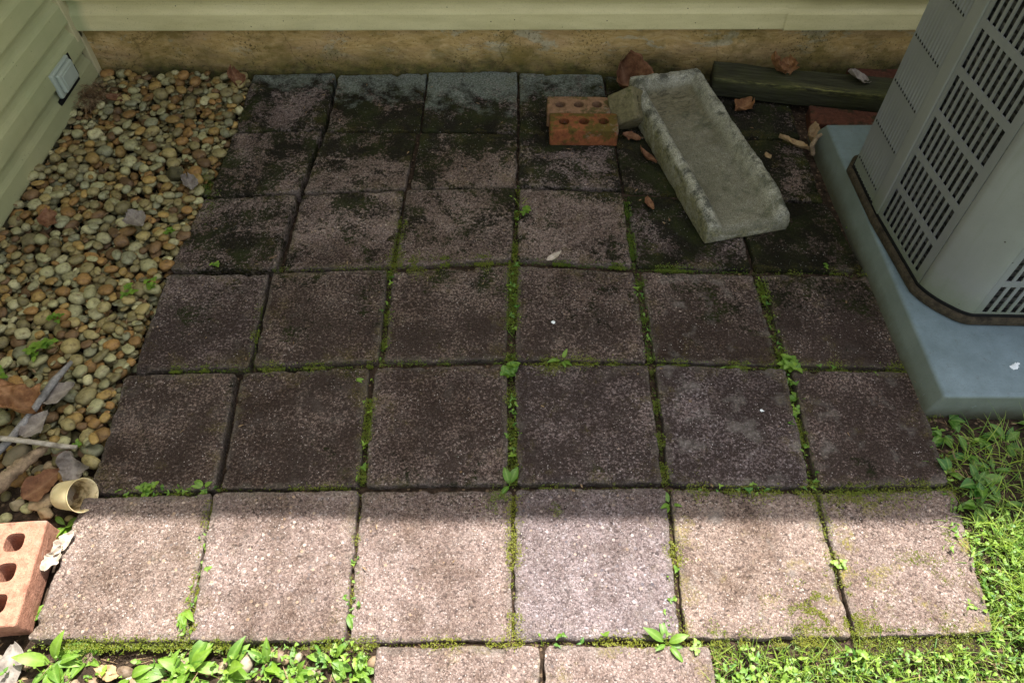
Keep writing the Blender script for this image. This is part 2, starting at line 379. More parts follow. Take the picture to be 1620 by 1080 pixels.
def mat_pad():
    t = NT('grey_plastic_pad'); P = t.pos()
    col = t.ramp(t.noise(P, 14, 6, .65), [(.3, (.115, .155, .165)), (.7, (.175, .23, .25))])
    nz = t.sep(t.nrm())[2]
    col = t.mix(t.math('MULTIPLY', t.mr(nz, .2, .9, 1, 0), .75), col, t.ramp(t.noise(P, 20, 4), [(.3, (.115, .125, .085)), (.7, (.155, .17, .125))]))
    col = t.mix(t.mr(t.noise(P, 240, 3, .7), .55, .7, 0, .35), col, (.09, .10, .09))
    dirt = t.math('MULTIPLY', t.mr(t.noise(P, 8, 5, .6), .48, .66), t.mr(t.sep(P)[1], .9, 1.3))
    col = t.mix(t.math('MULTIPLY', dirt, .6), col, (.12, .13, .105))
    gl_ = t.mr(t.math('ADD', t.sep(P)[2], t.math('MULTIPLY', t.noise(P, 35, 5, .7), -.04)), -.025, .012, .85, 0); col = t.mix(gl_, col, (.06, .055, .03))
    col = t.mix(t.mr(t.noise(P, 60, 6, .75), .57, .68, 0, .5), col, (.11, .125, .115))
    sc = t.mr(t.noise(t.scalev(P, 2, 30, 2), 8, 4, .7), .66, .72, 0, .4); col = t.mix(sc, col, (.28, .34, .36))
    return t.done(col, .6, t.bump(t.noise(P, 160, 4), .2, .001), .35)

def mat_cabinet(name, base):
    t = NT(name); P = t.pos(); Z = t.sep(P)[2]
    col = t.mix(1, base, t.ramp(t.noise(P, 7, 5, .6), [(.3, .88), (.7, 1.08)]), 'MULTIPLY')
    # rain streaks, dust specks, green bloom close to the pad
    col = t.mix(t.mr(t.noise(t.scalev(P, 22, 22, 1.2), 3, 5, .65), .52, .72, 0, .30), col, (.17, .175, .14))
    col = t.mix(t.mr(t.noise(P, 420, 2, .6), .62, .70, 0, .35), col, (.14, .14, .12))
    gb = t.math('MULTIPLY', t.mr(t.math('ADD', Z, t.math('MULTIPLY', t.noise(P, 18, 5, .65), -.09)), .05, .13, 1, 0), .6)
    col = t.mix(gb, col, (.125, .15, .075))
    sp = t.math('MULTIPLY', t.math('LESS_THAN', t.voro(P, 26), .05), t.math('GREATER_THAN', t.sepc(t.voro(P, 26, 'Color'))[0], .5))
    col = t.mix(sp, col, (.04, .035, .025))
    return t.done(col, t.mr(t.noise(P, 12, 4), .3, .7, .40, .58), t.bump(t.noise(P, 500, 3), .1, .0008), .4)

def mat_coil():
    t = NT('coil_fins'); P = t.pos()
    fz = t.math('FRACT', t.math('MULTIPLY', t.sep(P)[2], 48.0))
    n = t.noise(P, 55, 5, .75)
    col = t.ramp(n, [(.35, (.008, .008, .008)), (.52, (.06, .055, .052)), (.72, (.20, .19, .18))])
    col = t.mix(t.math('LESS_THAN', fz, .3), col, (.008, .008, .008))
    return t.done(col, .7)

M = dict(
    paver=mat_paver(), pebble=mat_pebble(), soil=mat_soil(), siding=mat_siding(), foundation=mat_foundation(),
    splash=mat_splash(), timber=mat_timber(), pad=mat_pad(), coil=mat_coil(), cup=mat_cup(),
    brick_red=mat_brick('mossy_red_brick', (.25, .085, .032), (.12, .038, .018), (.135, .105, .02), .165),
    brick_pink=mat_brick('pinkish_brick', (.26, .145, .08), (.15, .085, .045), (.12, .10, .03), .10),
    brick_orange=mat_brick('terracotta_brick', (.41, .20, .13), (.27, .12, .075), (.34, .25, .16), -.02),
    brick_olive=mat_brick('olive_stained_brick', (.17, .145, .075), (.09, .08, .04), (.075, .085, .025), .05),
    brick_dark=mat_brick('dark_red_brick', (.10, .036, .020), (.045, .018, .011), (.035, .032, .012), .08),
    cabinet=mat_cabinet('painted_cabinet', (.232, .235, .228)),
    cabinet_dark=mat_cabinet('painted_cabinet_grille', (.205, .209, .213)),
    black=mat_plain('black_void', (.006, .006, .006), .7, .1, 9, .2),
    dirtstrip=mat_bark('dirt_caked_base', (.022, .017, .011), (.075, .058, .036)),
    outlet=mat_plain('pale_outlet_plastic', (.36, .40, .33), .45, .05, 30, .4),
    trim=mat_plain('vinyl_trim', (.46, .41, .23), .5, .06, 20, .3),
    roof=mat_plain('roof_shingle', (.08, .075, .07), .95, .3, 40, .2),
    white=mat_plain('white_soffit', (.75, .74, .70), .6, .05, 10, .3),
    leaf=mat_leaf('weed_leaf', (.04, .13, .015), (.20, .33, .035), (.28, .40, .10), .32),
    clover=mat_leaf('clover_leaf', (.035, .13, .012), (.24, .36, .04), (.24, .36, .06), .32),
    grass=mat_leaf('grass_blade', (.05, .15, .015), (.33, .42, .06), (.3, .4, .07), .4),
    moss=mat_leaf('moss_tuft', (.050, .125, .006), (.235, .235, .025), (.22, .23, .04), .3),
    fibre=mat_dryleaf('dry_fibre', (.13, .075, .035), (.33, .235, .13), (.36, .26, .15)),
    leaf_brown=mat_dryleaf('brown_leaf', (.13, .055, .025), (.24, .12, .06), (.30, .17, .09)),
    leaf_rust=mat_dryleaf('rust_leaf', (.17, .075, .028), (.33, .17, .075), (.38, .22, .11)),
    leaf_tan=mat_dryleaf('tan_leaf', (.27, .17, .08), (.42, .30, .16), (.48, .36, .2)),
    leaf_grey=mat_dryleaf('grey_leaf', (.17, .14, .115), (.30, .26, .22), (.38, .33, .27)),
    leaf_pale=mat_dryleaf('bleached_leaf', (.36, .29, .22), (.58, .50, .41), (.6, .54, .46)),
    twig=mat_bark('grey_twig', (.12, .11, .10), (.33, .31, .28)),
    twig_pale=mat_bark('pale_twig', (.24, .20, .15), (.46, .41, .33)),
    bark=mat_bark('brown_bark', (.13, .09, .055), (.36, .26, .16)),
    stub=mat_bark('mossy_stub', (.03, .028, .014), (.10, .085, .04)),
    rock_tan=mat_plain('tan_rock', (.37, .27, .15), .8, .35, 55, .3, ((.12, .08, .045), 60, .55, .6)),
    rock_red=mat_plain('reddish_rock', (.26, .155, .10), .8, .3, 55, .3, ((.10, .06, .04), 60, .55, .6)),
    rock_olive=mat_plain('olive_rock', (.27, .22, .13), .8, .3, 45, .3, ((.11, .09, .05), 60, .55, .5)),
    dropping=mat_plain('white_splat', (.75, .78, .78), .8, .1, 60, .3),
)

# ------------------------------------------------------------------ the ground: one sheet, fine in the middle
def axis(lo, hi, step, far):
    a = list(np.arange(lo, hi + 1e-6, step)); d = step
    while a[-1] < far: d *= 1.5; a.append(a[-1] + d)
    d = step
    while a[0] > -far: d *= 1.5; a.insert(0, a[0] - d)
    return np.array(a)
gx = axis(-1.7, 1.9, .02, 60); gy = axis(-.9, 2.0, .02, 60)
GX, GY = np.meshgrid(gx, gy)
p3 = np.stack([GX, GY, 0 * GX], -1)
GZ = -.037 + .007 * fbm(p3, 9, 4, 3) + .003 * fbm(p3, 45, 3, 5)
near = np.exp(-np.maximum(0, np.hypot(GX, GY - .6) - 2.5) / 2)
GZ = GZ * near + (-.035) * (1 - near)
GZ = np.where((GX > .93) & (GY < .5), GZ + .012, GZ)
GZ = np.where((GX > 1.0) | (GY < -.03), GZ + .014, GZ)
GZ = np.where((GX > -.46) & (GX < 1.0) & (GY > -.03) & (GY < 1.83), GZ + .020, GZ)
nx, ny = len(gx), len(gy)
idx = np.arange(nx * ny).reshape(ny, nx)
F = np.stack([idx[:-1, :-1], idx[:-1, 1:], idx[1:, 1:], idx[1:, :-1]], -1).reshape(-1, 4)
tag(mesh('ground', np.stack([GX, GY, GZ], -1).reshape(-1, 3), F, M['soil'], smooth=True), kind='structure')
def ground_z(x, y):
    return float(-.037 + .007 * fbm(np.array([x, y, 0.]), 9, 4, 3)) + (.012 if (x > .93 and y < .5) else 0) + (.014 if (x > 1.0 or y < -.03) else (.020 if (-.46 < x < 1.0 and -.03 < y < 1.83) else 0))

# ------------------------------------------------------------------ the house
YF = 1.87                                              # face of the foundation
house = thing('house', (-1.451, YF, 0), 'beige sided house corner with a stained yellowish foundation wall', 'house')
HL = Vector(house.location)
def hpart(mb, name, mat, bevel=0, **k):
    V = [(v[0] - HL.x, v[1] - HL.y, v[2]) for v in mb.V]; m2 = MB(); m2.V = V; m2.F = mb.F
    return m2.build(name, mat, house, bevel, **k)
# foundation with a slightly uneven parged face
fx = np.arange(-1.6, 4.3, .02); fz = np.arange(-.25, .182, .018)
FX, FZ = np.meshgrid(fx, fz); pp = np.stack([FX, 0 * FX, FZ], -1)
FY = YF + .004 * fbm(pp * np.array([1, 1, 3]), 4, 4, 21) - .006 * np.clip((.06 - FZ) / .1, 0, 1)
fi = np.arange(FX.size).reshape(FX.shape)
fv = np.stack([FX, FY, FZ], -1).reshape(-1, 3) - np.array([HL.x, HL.y, 0])
mesh('foundation_wall', fv, np.stack([fi[:-1, :-1], fi[:-1, 1:], fi[1:, 1:], fi[1:, :-1]], -1).reshape(-1, 4), M['foundation'], house, smooth=True)
hpart(MB().box((-1.6, YF + .02, -.3), (4.3, YF + .16, 2.62)).box((-1.60, -1.0, -.3), (-1.453, YF + .02, 2.62)), 'wall_core', M['trim'])
PROF = [(-.004, .0), (.0255, .0), (.0262, .003), (.0225, .050), (.0195, .056), (.0125, .064), (.0075, .075), (.0045, .090), (.0035, .103)]
def siding(p0, dirv, out, joints, z0, n, seed):
    """courses along dirv from p0; joints: list of segment boundaries per course"""
    mb = MB(); r = random.Random(seed)
    dirv = np.array(dirv); out = np.array(out)
    for k in range(n):
        js = joints[k] if k < len(joints) else joints[r.randrange(len(joints))]
        for s in range(len(js) - 1):
            a, b = js[s], js[s + 1] + (.02 if s < len(js) - 2 else 0)
            lift = .0030 * (s % 2)
            ns = max(2, int((b - a) / .25)); V = []
            for i in range(ns + 1):
                u = a + (b - a) * i / ns
                w = .0012 * math.sin(u * 5.1 + k * 1.7) + .0008 * math.sin(u * 13 + k)
                for (o, z) in PROF:
                    V.append(np.array(p0) + dirv * u + out * (o + lift + (w if o > .01 else w * .4)) + np.array([0, 0, z0 + .0985 * k + z - .0025 * (s % 2) + w * .5]))
            m = len(PROF)
            Fs = [(i * m + j, (i + 1) * m + j, (i + 1) * m + j + 1, i * m + j + 1) for i in range(ns) for j in range(m - 1)]
            mb.add(V, Fs)
    return mb
back = siding((-1.425, YF - .004, 0), (1, 0, 0), (0, -1, 0), [[0, 2.284, 5.7], [0, 2.32, 5.7], [0, 1.1, 4.0, 5.7], [0, 3.1, 5.7]], .165, 25, 1)
hpart(back, 'siding', M['siding'])
left = siding((-1.451, YF - .03, 0), (0, -1, 0), (1, 0, 0), [[0, 2.84], [0, 1.9, 2.84], [0, 2.84], [0, 1.2, 2.84]], .0085, 26, 2)
hpart(left, 'siding', M['siding'])
hpart(MB().box((-1.452, YF - .052, .138), (-1.424, YF - .010, 2.6)), 'corner_trim', M['trim'], .003)
hpart(MB().box((-1.446, YF - .026, -.06), (-1.424, YF + .004, .162)), 'corner_trim', M['trim'], .003)
EY = 1.58
hpart(MB().box((-3.2, EY, 2.58), (4.6, YF + .3, 2.60)).box((-1.75, -1.1, 2.582), (-1.43, EY, 2.602)), 'soffit', M['white'])
hpart(MB().box((-1.41, EY - .02, 2.57), (4.6, EY, 2.76)).box((-1.43, -1.1, 2.57), (-1.41, EY, 2.76)), 'fascia', M['white'])
rf = MB(); rf.add([(-3.2, EY - .02, 2.765), (4.6, EY - .02, 2.765), (4.6, EY + 3.2, 4.1), (-3.2, EY + 3.2, 4.1)], [(0, 1, 2, 3)])
rf.add([(-1.41, -1.1, 2.768), (-1.41, EY, 2.768), (-4.2, EY, 4.1), (-4.2, -1.1, 4.1)], [(0, 1, 2, 3)])
hpart(rf, 'roof', M['roof'])
# the outlet cover on the left wing
oc = hpart(MB().box((-1.432, 1.60, .074), (-1.418, 1.725, .152)), 'outlet_cover', M['outlet'], .004)
b = MB().box((-1.4185, 1.612, .084), (-1.404, 1.713, .146)); V = [(v[0] - HL.x, v[1] - HL.y, v[2]) for v in b.V]; b.V = V
b.build('lid', M['outlet'], oc, .006, 3)
b = MB().box((-1.405, 1.625, .094), (-1.4015, 1.700, .136)); b.V = [(v[0] - HL.x, v[1] - HL.y, v[2]) for v in b.V]
b.build('lid', M['outlet'], oc, .0015, 2)
b = MB().box((-1.4315, 1.585, .060), (-1.4245, 1.735, .0742)).box((-1.4315, 1.726, .074), (-1.4245, 1.742, .148)); b.V = [(v[0] - HL.x, v[1] - HL.y, v[2]) for v in b.V]
b.build('wall_cutout', M['black'], oc)

# ------------------------------------------------------------------ the pavers
XL = {  # pixel x of the joint centre at the near and far end of each row, joints 0..6
 0: [(45, 134), (296, 338), (548, 570), (812, 812), (1080, 1056), (1352, 1291), (1572, 1510)],
 1: [(138, 199), (343, 377), (572, 588), (812, 808), (1053, 1031), (1288, 1246), (1502, 1443)],
 2: [(210, 263), (396, 429), (603, 616), (808, 812), (1030, 1009), (1241, 1198), (1437, 1371)],
 3: [(268, 322), (440, 473), (622, 641), (814, 819), (1004, 988), (1192, 1163), (1365, 1308)],
 4: [(330, 370), (476, 511), (645, 662), (819, 820), (986, 971), (1152, 1128), (1303, 1266)],
 5: [(372, 400), (514, 535), (665, 678), (820, 820), (969, 955), (1120, 1088), (1266, 1238)]}
YL = [[1013, 1017, 1017, 1014, 1012, 1010, 1002], [784, 776, 772, 769, 769, 775, 770], [590, 583, 576, 572, 574, 581, 586],
      [430, 428, 424, 414, 424, 430, 432], [312, 305, 299, 296, 303, 314, 322], [211, 207, 208, 209, 214, 221, 220], [118, 109, 108, 110, 117, 124, 130]]
GV = {0: [0, 6, 6, 6, 10, 8, 0], 1: [0, 9, 11, 15, 13, 13, 0], 2: [0, 9, 9, 15, 13, 15, 0], 3: [0, 11, 7, 9, 9, 6, 0], 4: [0, 9, 9, 4, 5, 5, 0], 5: [0, 6, 4, 4, 4, 4, 0]}
GH = [5, 8, 9, 9, 4, 3, 0]
MIDX = {}
def paver_mesh(q, n, zt, seed, grain):
    """q: near-left, near-right, far-right, far-left corners (xy)"""
    q = [np.array(c[:2]) for c in q]; cen = sum(q) / 4
    L = .3
    e = np.array([0, .0008, .002, .004, .007, .0105, .015]) / L
    s = np.concatenate([e, np.linspace(.02 / L, 1 - .02 / L, n), 1 - e[::-1]])
    Sg, Tg = np.meshgrid(s, s)
    w, l = np.linalg.norm(q[1] - q[0]), np.linalg.norm(q[3] - q[0])
    dx = np.minimum(Sg, 1 - Sg) * w; dy = np.minimum(Tg, 1 - Tg) * l
    # rounded corners: pull the corner points in
    r = .005 + .006 * (vn(np.array([seed * 3.3, 1.1, 0])) * .5 + .5)
    cx, cy = np.maximum(0, r - dx), np.maximum(0, r - dy)
    dd = np.hypot(cx, cy); pull = np.where((cx > 0) & (cy > 0) & (dd > r * .999), 1 - r / np.maximum(dd, 1e-9), 0)
    dS = np.where(Sg < .5, 1, -1) * cx * pull / w; dT = np.where(Tg < .5, 1, -1) * cy * pull / l
    s2, t2 = Sg + dS, Tg + dT
    XY = ((1 - s2) * (1 - t2))[..., None] * q[0] + (s2 * (1 - t2))[..., None] * q[1] + (s2 * t2)[..., None] * q[2] + ((1 - s2) * t2)[..., None] * q[3]
    d = np.minimum(np.minimum(dx, dy), np.where((cx > 0) & (cy > 0), np.maximum(0, r - dd), 1))
    P = np.concatenate([XY, np.full(XY.shape[:2] + (1,), seed * 1.37)], -1)
    # worn outline
    f = np.clip(1 - d / .02, 0, 1)[..., None]
    jit = np.stack([fbm(P, 30, 4, 31), fbm(P, 30, 4, 47)], -1) * .0048 + np.stack([fbm(P, 160, 2, 33), fbm(P, 160, 2, 49)], -1) * .0012
    XY = XY + f * jit
    rr = np.maximum(.0015, .0042 + .005 * fbm(P, 25, 3, 61))
    k = np.clip((rr - d) / rr, 0, 1)
    z = zt - rr * (1 - np.sqrt(np.maximum(0, 1 - k * k)))
    chip = np.clip(fbm(P, 34, 4, 71) - .16, 0, 1) * np.clip(1 - d / .022, 0, 1) * .03
    z = z - chip + .0018 * fbm(P, 12, 3, 81)
    if grain:
        g1 = vn(P * 230, 5); g2 = vn(P * 420, 8)
        z = z + .0010 * g1 + .0006 * g2 - .0028 * np.clip(vn(P * 150, 12) - .40, 0, 1)
    m = len(s); V = np.concatenate([XY - cen, z[..., None]], -1).reshape(-1, 3); I = np.arange(m * m).reshape(m, m)
    F = np.stack([I[:-1, :-1], I[:-1, 1:], I[1:, 1:], I[1:, :-1]], -1).reshape(-1, 4)
    ring = np.concatenate([I[0, :-1], I[:-1, -1], I[-1, :0:-1], I[:0:-1, 0]])
    VB = V[ring].copy(); VB[:, 2] = -.055; nb = len(V) + np.arange(len(ring))
    F2 = np.stack([ring, nb, np.roll(nb, -1), np.roll(ring, -1)], -1)
    ed = np.concatenate([d.ravel(), np.zeros(len(ring))])
    return np.vstack([V, VB]), np.vstack([F, F2]), cen, ed
ROWN = ['the sunlit front row', 'second row from lawn', 'third row from lawn', 'fourth row from lawn', 'fifth row from lawn', 'back row at the wall']
COLN = ['leftmost', 'second from the left', 'third from the left', 'third from the right', 'second from the right', 'rightmost']
LOOK = {(0, 0): 'beige pink square paver', (0, 1): 'pale pink square paver', (0, 2): 'pink pebbly square paver', (0, 3): 'mauve square paver', (0, 4): 'brownish square paver with pale blotches', (0, 5): 'crumbling mossy pink paver',
        (1, 0): 'brown square paver beside the gravel', (1, 4): 'dark mauve paver with grey blotches', (1, 5): 'dark speckled paver near the pad corner', (2, 4): 'dark stained paver with grey blotches', (2, 0): 'brown square paver beside the gravel',
        (5, 0): 'mossy dark green paver', (5, 1): 'pale crusted paver with dark moss', (5, 2): 'pale crusted paver', (5, 3): 'grey paver under the cored bricks', (4, 3): 'dark paver before the cored bricks', (4, 4): 'blackened paver under the splash block', (5, 4): 'dark paver under the splash block', (3, 4): 'dark paver under the splash block front'}
LEVEL = random.Random(5)
def make_paver(q, seed, label, grain, n, **prop):
    zt = LEVEL.uniform(-.004, .004)
    V, F, cen, ed = paver_mesh(q, n, zt, seed, grain)
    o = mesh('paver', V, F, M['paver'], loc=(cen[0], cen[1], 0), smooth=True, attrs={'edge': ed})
    o.rotation_euler = (LEVEL.uniform(-.013, .013), LEVEL.uniform(-.013, .013), 0)
    o['seedv'] = (random.uniform(-9, 9), random.uniform(-9, 9), random.uniform(-9, 9))
    for k, v in prop.items(): o[k] = float(v)
    return tag(o, label, 'paver', 'square concrete pavers of the patio')
TINT = {(0, 3): .95, (1, 3): .8, (1, 4): .95, (0, 2): .45, (0, 0): .2, (0, 4): .15, (2, 1): .2, (1, 0): .25}
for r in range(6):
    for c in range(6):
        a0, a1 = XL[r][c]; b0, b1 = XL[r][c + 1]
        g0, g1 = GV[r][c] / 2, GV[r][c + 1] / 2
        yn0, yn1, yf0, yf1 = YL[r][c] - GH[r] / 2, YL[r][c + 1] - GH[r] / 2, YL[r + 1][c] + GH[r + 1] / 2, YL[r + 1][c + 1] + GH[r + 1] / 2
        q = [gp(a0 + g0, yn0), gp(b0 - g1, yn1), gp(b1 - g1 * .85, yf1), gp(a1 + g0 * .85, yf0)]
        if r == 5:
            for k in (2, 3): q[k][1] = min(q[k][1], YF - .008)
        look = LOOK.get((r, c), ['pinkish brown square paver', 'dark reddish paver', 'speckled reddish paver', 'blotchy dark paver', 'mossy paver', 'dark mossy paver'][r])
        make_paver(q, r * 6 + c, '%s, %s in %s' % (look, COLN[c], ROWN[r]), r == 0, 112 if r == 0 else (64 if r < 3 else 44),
                   tint=TINT.get((r, c), random.uniform(.2, .75)), grime={0: -.45, 1: -.05, 2: .0}.get(r, .05) + random.uniform(-.1, .1) + (.18 if (r, c) in ((2, 4), (1, 5), (2, 5), (3, 5)) else 0) + (.25 if c >= 4 and r >= 3 else 0),  # grime sets lichen and the painted shade together, least on the sunlit row
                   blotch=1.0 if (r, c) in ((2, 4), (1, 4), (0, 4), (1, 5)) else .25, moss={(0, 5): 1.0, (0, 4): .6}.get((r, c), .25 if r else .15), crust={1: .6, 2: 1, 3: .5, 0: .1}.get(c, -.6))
q = [gp(593, 1080 + 175), gp(853, 1080 + 175), gp(853, 1021), gp(595, 1022)]
def pxq(a, b, y0, dep):
    p, p2 = gp(a, y0), gp(b, y0); return [p - np.array([0, dep, 0]), p2 - np.array([0, dep, 0]), p2, p]
make_paver(pxq(593, 853, 1022, .30), 41, 'half visible pink paver at the bottom edge, left one of two', True, 112, tint=.35, grime=-.45, blotch=.6, moss=.3, crust=-1)
make_paver(pxq(862, 1122, 1022, .30), 42, 'half visible brownish paver at the bottom edge, right one of two', True, 112, tint=.4, grime=-.4, blotch=.3, moss=.5, crust=-1)

# ------------------------------------------------------------------ gravel: ballistic packing of pebbles
def ico(sub):
    bm = bmesh.new(); bmesh.ops.create_icosphere(bm, subdivisions=sub, radius=1)
    V = np.array([v.co[:] for v in bm.verts]); F = np.array([[v.index for v in f.verts] for f in bm.faces]); bm.free(); return V, F
ICO = {1: ico(1), 2: ico(2), 3: ico(3), 4: ico(4)}
edge_pts = np.array([gp(XL[r][0][k], YL[r + k][0])[:2] for r in range(6) for k in (0, 1)])
eo = np.argsort(edge_pts[:, 1]); EYs, EXs = edge_pts[eo, 1], edge_pts[eo, 0]
def paver_edge(y): return float(np.interp(y, EYs, EXs))
RES = .003; hx0, hy0 = -1.46, .10
HW, HH = int(.72 / RES), int(1.80 / RES)
HM = np.full((HH, HW), -.042)
pal = np.array([(.35, .265, .12), (.30, .235, .115), (.25, .135, .05), (.25, .20, .10), (.17, .095, .048), (.47, .41, .25), (.27, .25, .165), (.36, .225, .08), (.20, .16, .085), (.38, .34, .20), (.31, .165, .06), (.36, .32, .18)]) * np.array([.86, .91, .80])
GV_, GF_, GC_ = [], [], []; base = 0
Rz = lambda a: np.array([[math.cos(a), -math.sin(a), 0], [math.sin(a), math.cos(a), 0], [0, 0, 1]])
Rx = lambda a: np.array([[1, 0, 0], [0, math.cos(a), -math.sin(a)], [0, math.sin(a), math.cos(a)]])
NP = 4000
def in_gravel(x, y):
    if x < -1.425 or y > 1.85: return False
    if x > paver_edge(y) - .010: return False
    lim = .40 if x > -1.05 else .47
    return y > lim or (y > .30 and rng.random() < .10)
for i in range(NP):
    top = i > NP * .42
    a = min(.0225, max(.0075, rng.lognormal(math.log(.0122), .38))); bb = a * rng.uniform(.55, .95); cc = bb * rng.uniform(.36, .85)
    best = None
    for k in range(6):
        y = rng.uniform(.28, 1.86); x = rng.uniform(-1.43, -.72)
        if not in_gravel(x, y): continue
        th = rng.uniform(0, math.pi)
        m = int(a / RES) + 1
        ci, cj = int((x - hx0) / RES), int((y - hy0) / RES)
        if ci - m < 0 or cj - m < 0 or ci + m + 1 > HW or cj + m + 1 > HH: continue
        g = np.arange(-m, m + 1) * RES; gx_, gy_ = np.meshgrid(g, g)
        u_ = (gx_ * math.cos(th) + gy_ * math.sin(th)) / a; v_ = (-gx_ * math.sin(th) + gy_ * math.cos(th)) / bb
        r2 = u_ * u_ + v_ * v_; cap = np.sqrt(np.maximum(0, 1 - r2)) * cc
        sub = HM[cj - m:cj + m + 1, ci - m:ci + m + 1]
        zc = np.max(np.where(r2 < 1, sub + cap, -1)) - .16 * cc
        if best is None or zc + cc < best[0]: best = (zc + cc, zc, x, y, th, cj, ci, m, r2, cap)
    if best is None: continue
    _, zc, x, y, th, cj, ci, m, r2, cap = best
    if zc > .02: continue
    sub = HM[cj - m:cj + m + 1, ci - m:ci + m + 1]
    np.maximum(sub, np.where(r2 < 1, zc + cap, -9), out=sub)
    Vb, Fb = ICO[2 if top else 1]
    sh = 1 + .26 * fbm(Vb + i * 3.1, 1.0, 3, i % 97)[:, None] + .05 * vn(Vb * 2.6 + i)[:, None]
    ex = rng.uniform(.62, 1.0); Vs = np.sign(Vb) * np.abs(Vb) ** ex * sh * np.array([a, bb, cc]) * 1.02
    Vs = Vs @ Rx(rng.normal(0, .16)).T @ Rz(th).T + np.array([x, y, zc])
    col = pal[rng.integers(len(pal))] * rng.uniform(.7, 1.2)
    GV_.append(Vs); GF_.append(Fb + base); GC_.append(np.repeat(col[None], len(Vs), 0)); base += len(Vs)
# loose pebbles in the soil by the brick and the bottom strip
def loose(x, y, a, col, zoff=0.3):
    global base
    Vb, Fb = ICO[2]; i = int(abs(x * 7919 + y * 3571) * 100)
    bb, cc = a * rng.uniform(.6, .9), a * rng.uniform(.45, .7)
    sh = 1 + .18 * fbm(Vb + i * .31, 1.2, 2, i % 89)[:, None]
    Vs = Vb * sh * np.array([a, bb, cc]) @ Rz(rng.uniform(0, 3.1)).T + np.array([x, y, ground_z(x, y) + cc * zoff])
    GV_.append(Vs); GF_.append(Fb + base); GC_.append(np.repeat(np.array(col)[None], len(Vs), 0)); base += len(Vs)
for k in range(150):
    x, y = rng.uniform(-1.42, -.90), rng.uniform(-.12, .47)
    if x > paver_edge(max(y, 0)) - .02: continue
    loose(x, y, rng.uniform(.006, .017), pal[rng.integers(len(pal))] * rng.uniform(.8, 1.3))
for k in range(110):
    loose(rng.uniform(-1.05, -.25), rng.uniform(-.35, -.02), rng.uniform(.007, .019), np.array([(.24, .18, .12), (.22, .15, .09), (.29, .24, .18), (.17, .12, .08)])[rng.integers(4)])
tag(mesh('gravel', np.vstack(GV_), np.vstack(GF_), M['pebble'], smooth=True, attrs={'pcol': np.vstack(GC_)}), 'bed of rounded tan, brown and grey river pebbles beside the patio', 'gravel', kind='stuff')
def top_z(x, y):
    """height of the pebbles at x, y"""
    ci, cj = int((x - hx0) / RES), int((y - hy0) / RES)
    if 0 <= ci < HW and 0 <= cj < HH: return float(np.max(HM[max(0, cj - 3):cj + 4, max(0, ci - 3):ci + 4]))
    return ground_z(x, y)

# ------------------------------------------------------------------ rocks by the cup
def rock(px, py, a, b, c, rotz, mat, label, ang=.35, zc=None):
    p = gp(px, py, -.015); V, F = ICO[4]
    k = int(px * 3 + py)
    dirs = np.random.default_rng(k).normal(size=(11, 3)); dirs /= np.linalg.norm(dirs, axis=1)[:, None]
    cut = 1 - np.max(np.maximum(0, V @ dirs.T - (1 - ang)), axis=1)
    V2 = V * (cut + .06 * fbm(V + k, 1.6, 4, k % 83))[:, None] * np.array([a, b, c])
    z = ground_z(p[0], p[1]) + c * .62 if zc is None else zc
    o = mesh('rock', V2, F, mat, loc=(p[0], p[1], z), rot=(.1, -.1, rotz), smooth=True)
    return tag(o, label, 'rock', 'larger rocks in the bare soil by the cup')
rock(62, 793, .030, .022, .022, .5, M['rock_tan'], 'pale angular tan rock touching the top of the orange brick', .42)
rock(70, 810, .022, .016, .016, -.2, M['rock_tan'], 'small blocky tan rock under the cup next to the brick', .4)
rock(24, 793, .020, .014, .014, .3, M['rock_olive'], 'flat olive rock left of the pale angular rock', .3)
rock(45, 772, .013, .012, .014, .3, M['rock_tan'], 'small lumpy ochre rock alone in the red soil left of the cup', .35)
rock(24, 718, .033, .020, .022, .9, M['rock_olive'], 'big rounded olive rock below the pale twig at the left edge', .1)
rock(95, 717, .027, .019, .017, -.3, M['rock_red'], 'reddish brown rock below the end of the pale twig', .25)
rock(77, 733, .016, .013, .014, .3, M['rock_tan'], 'small golden lumpy rock above the cup', .35)
rock(57, 738, .018, .011, .009, .4, M['rock_olive'], 'thin flat tan stone beside the thick bark stick', .3)
rock(135, 711, .021, .016, .014, .3, M['rock_red'], 'brown rock at the paver edge right of the pale twig', .2)
rock(10, 655, .020, .016, .015, .3, M['rock_tan'], 'orange tan rock beside the large rust leaf', .4)
rock(30, 610, .021, .014, .016, -.1, M['rock_olive'], 'grey layered rock just above the large rust leaf', .4, .01)

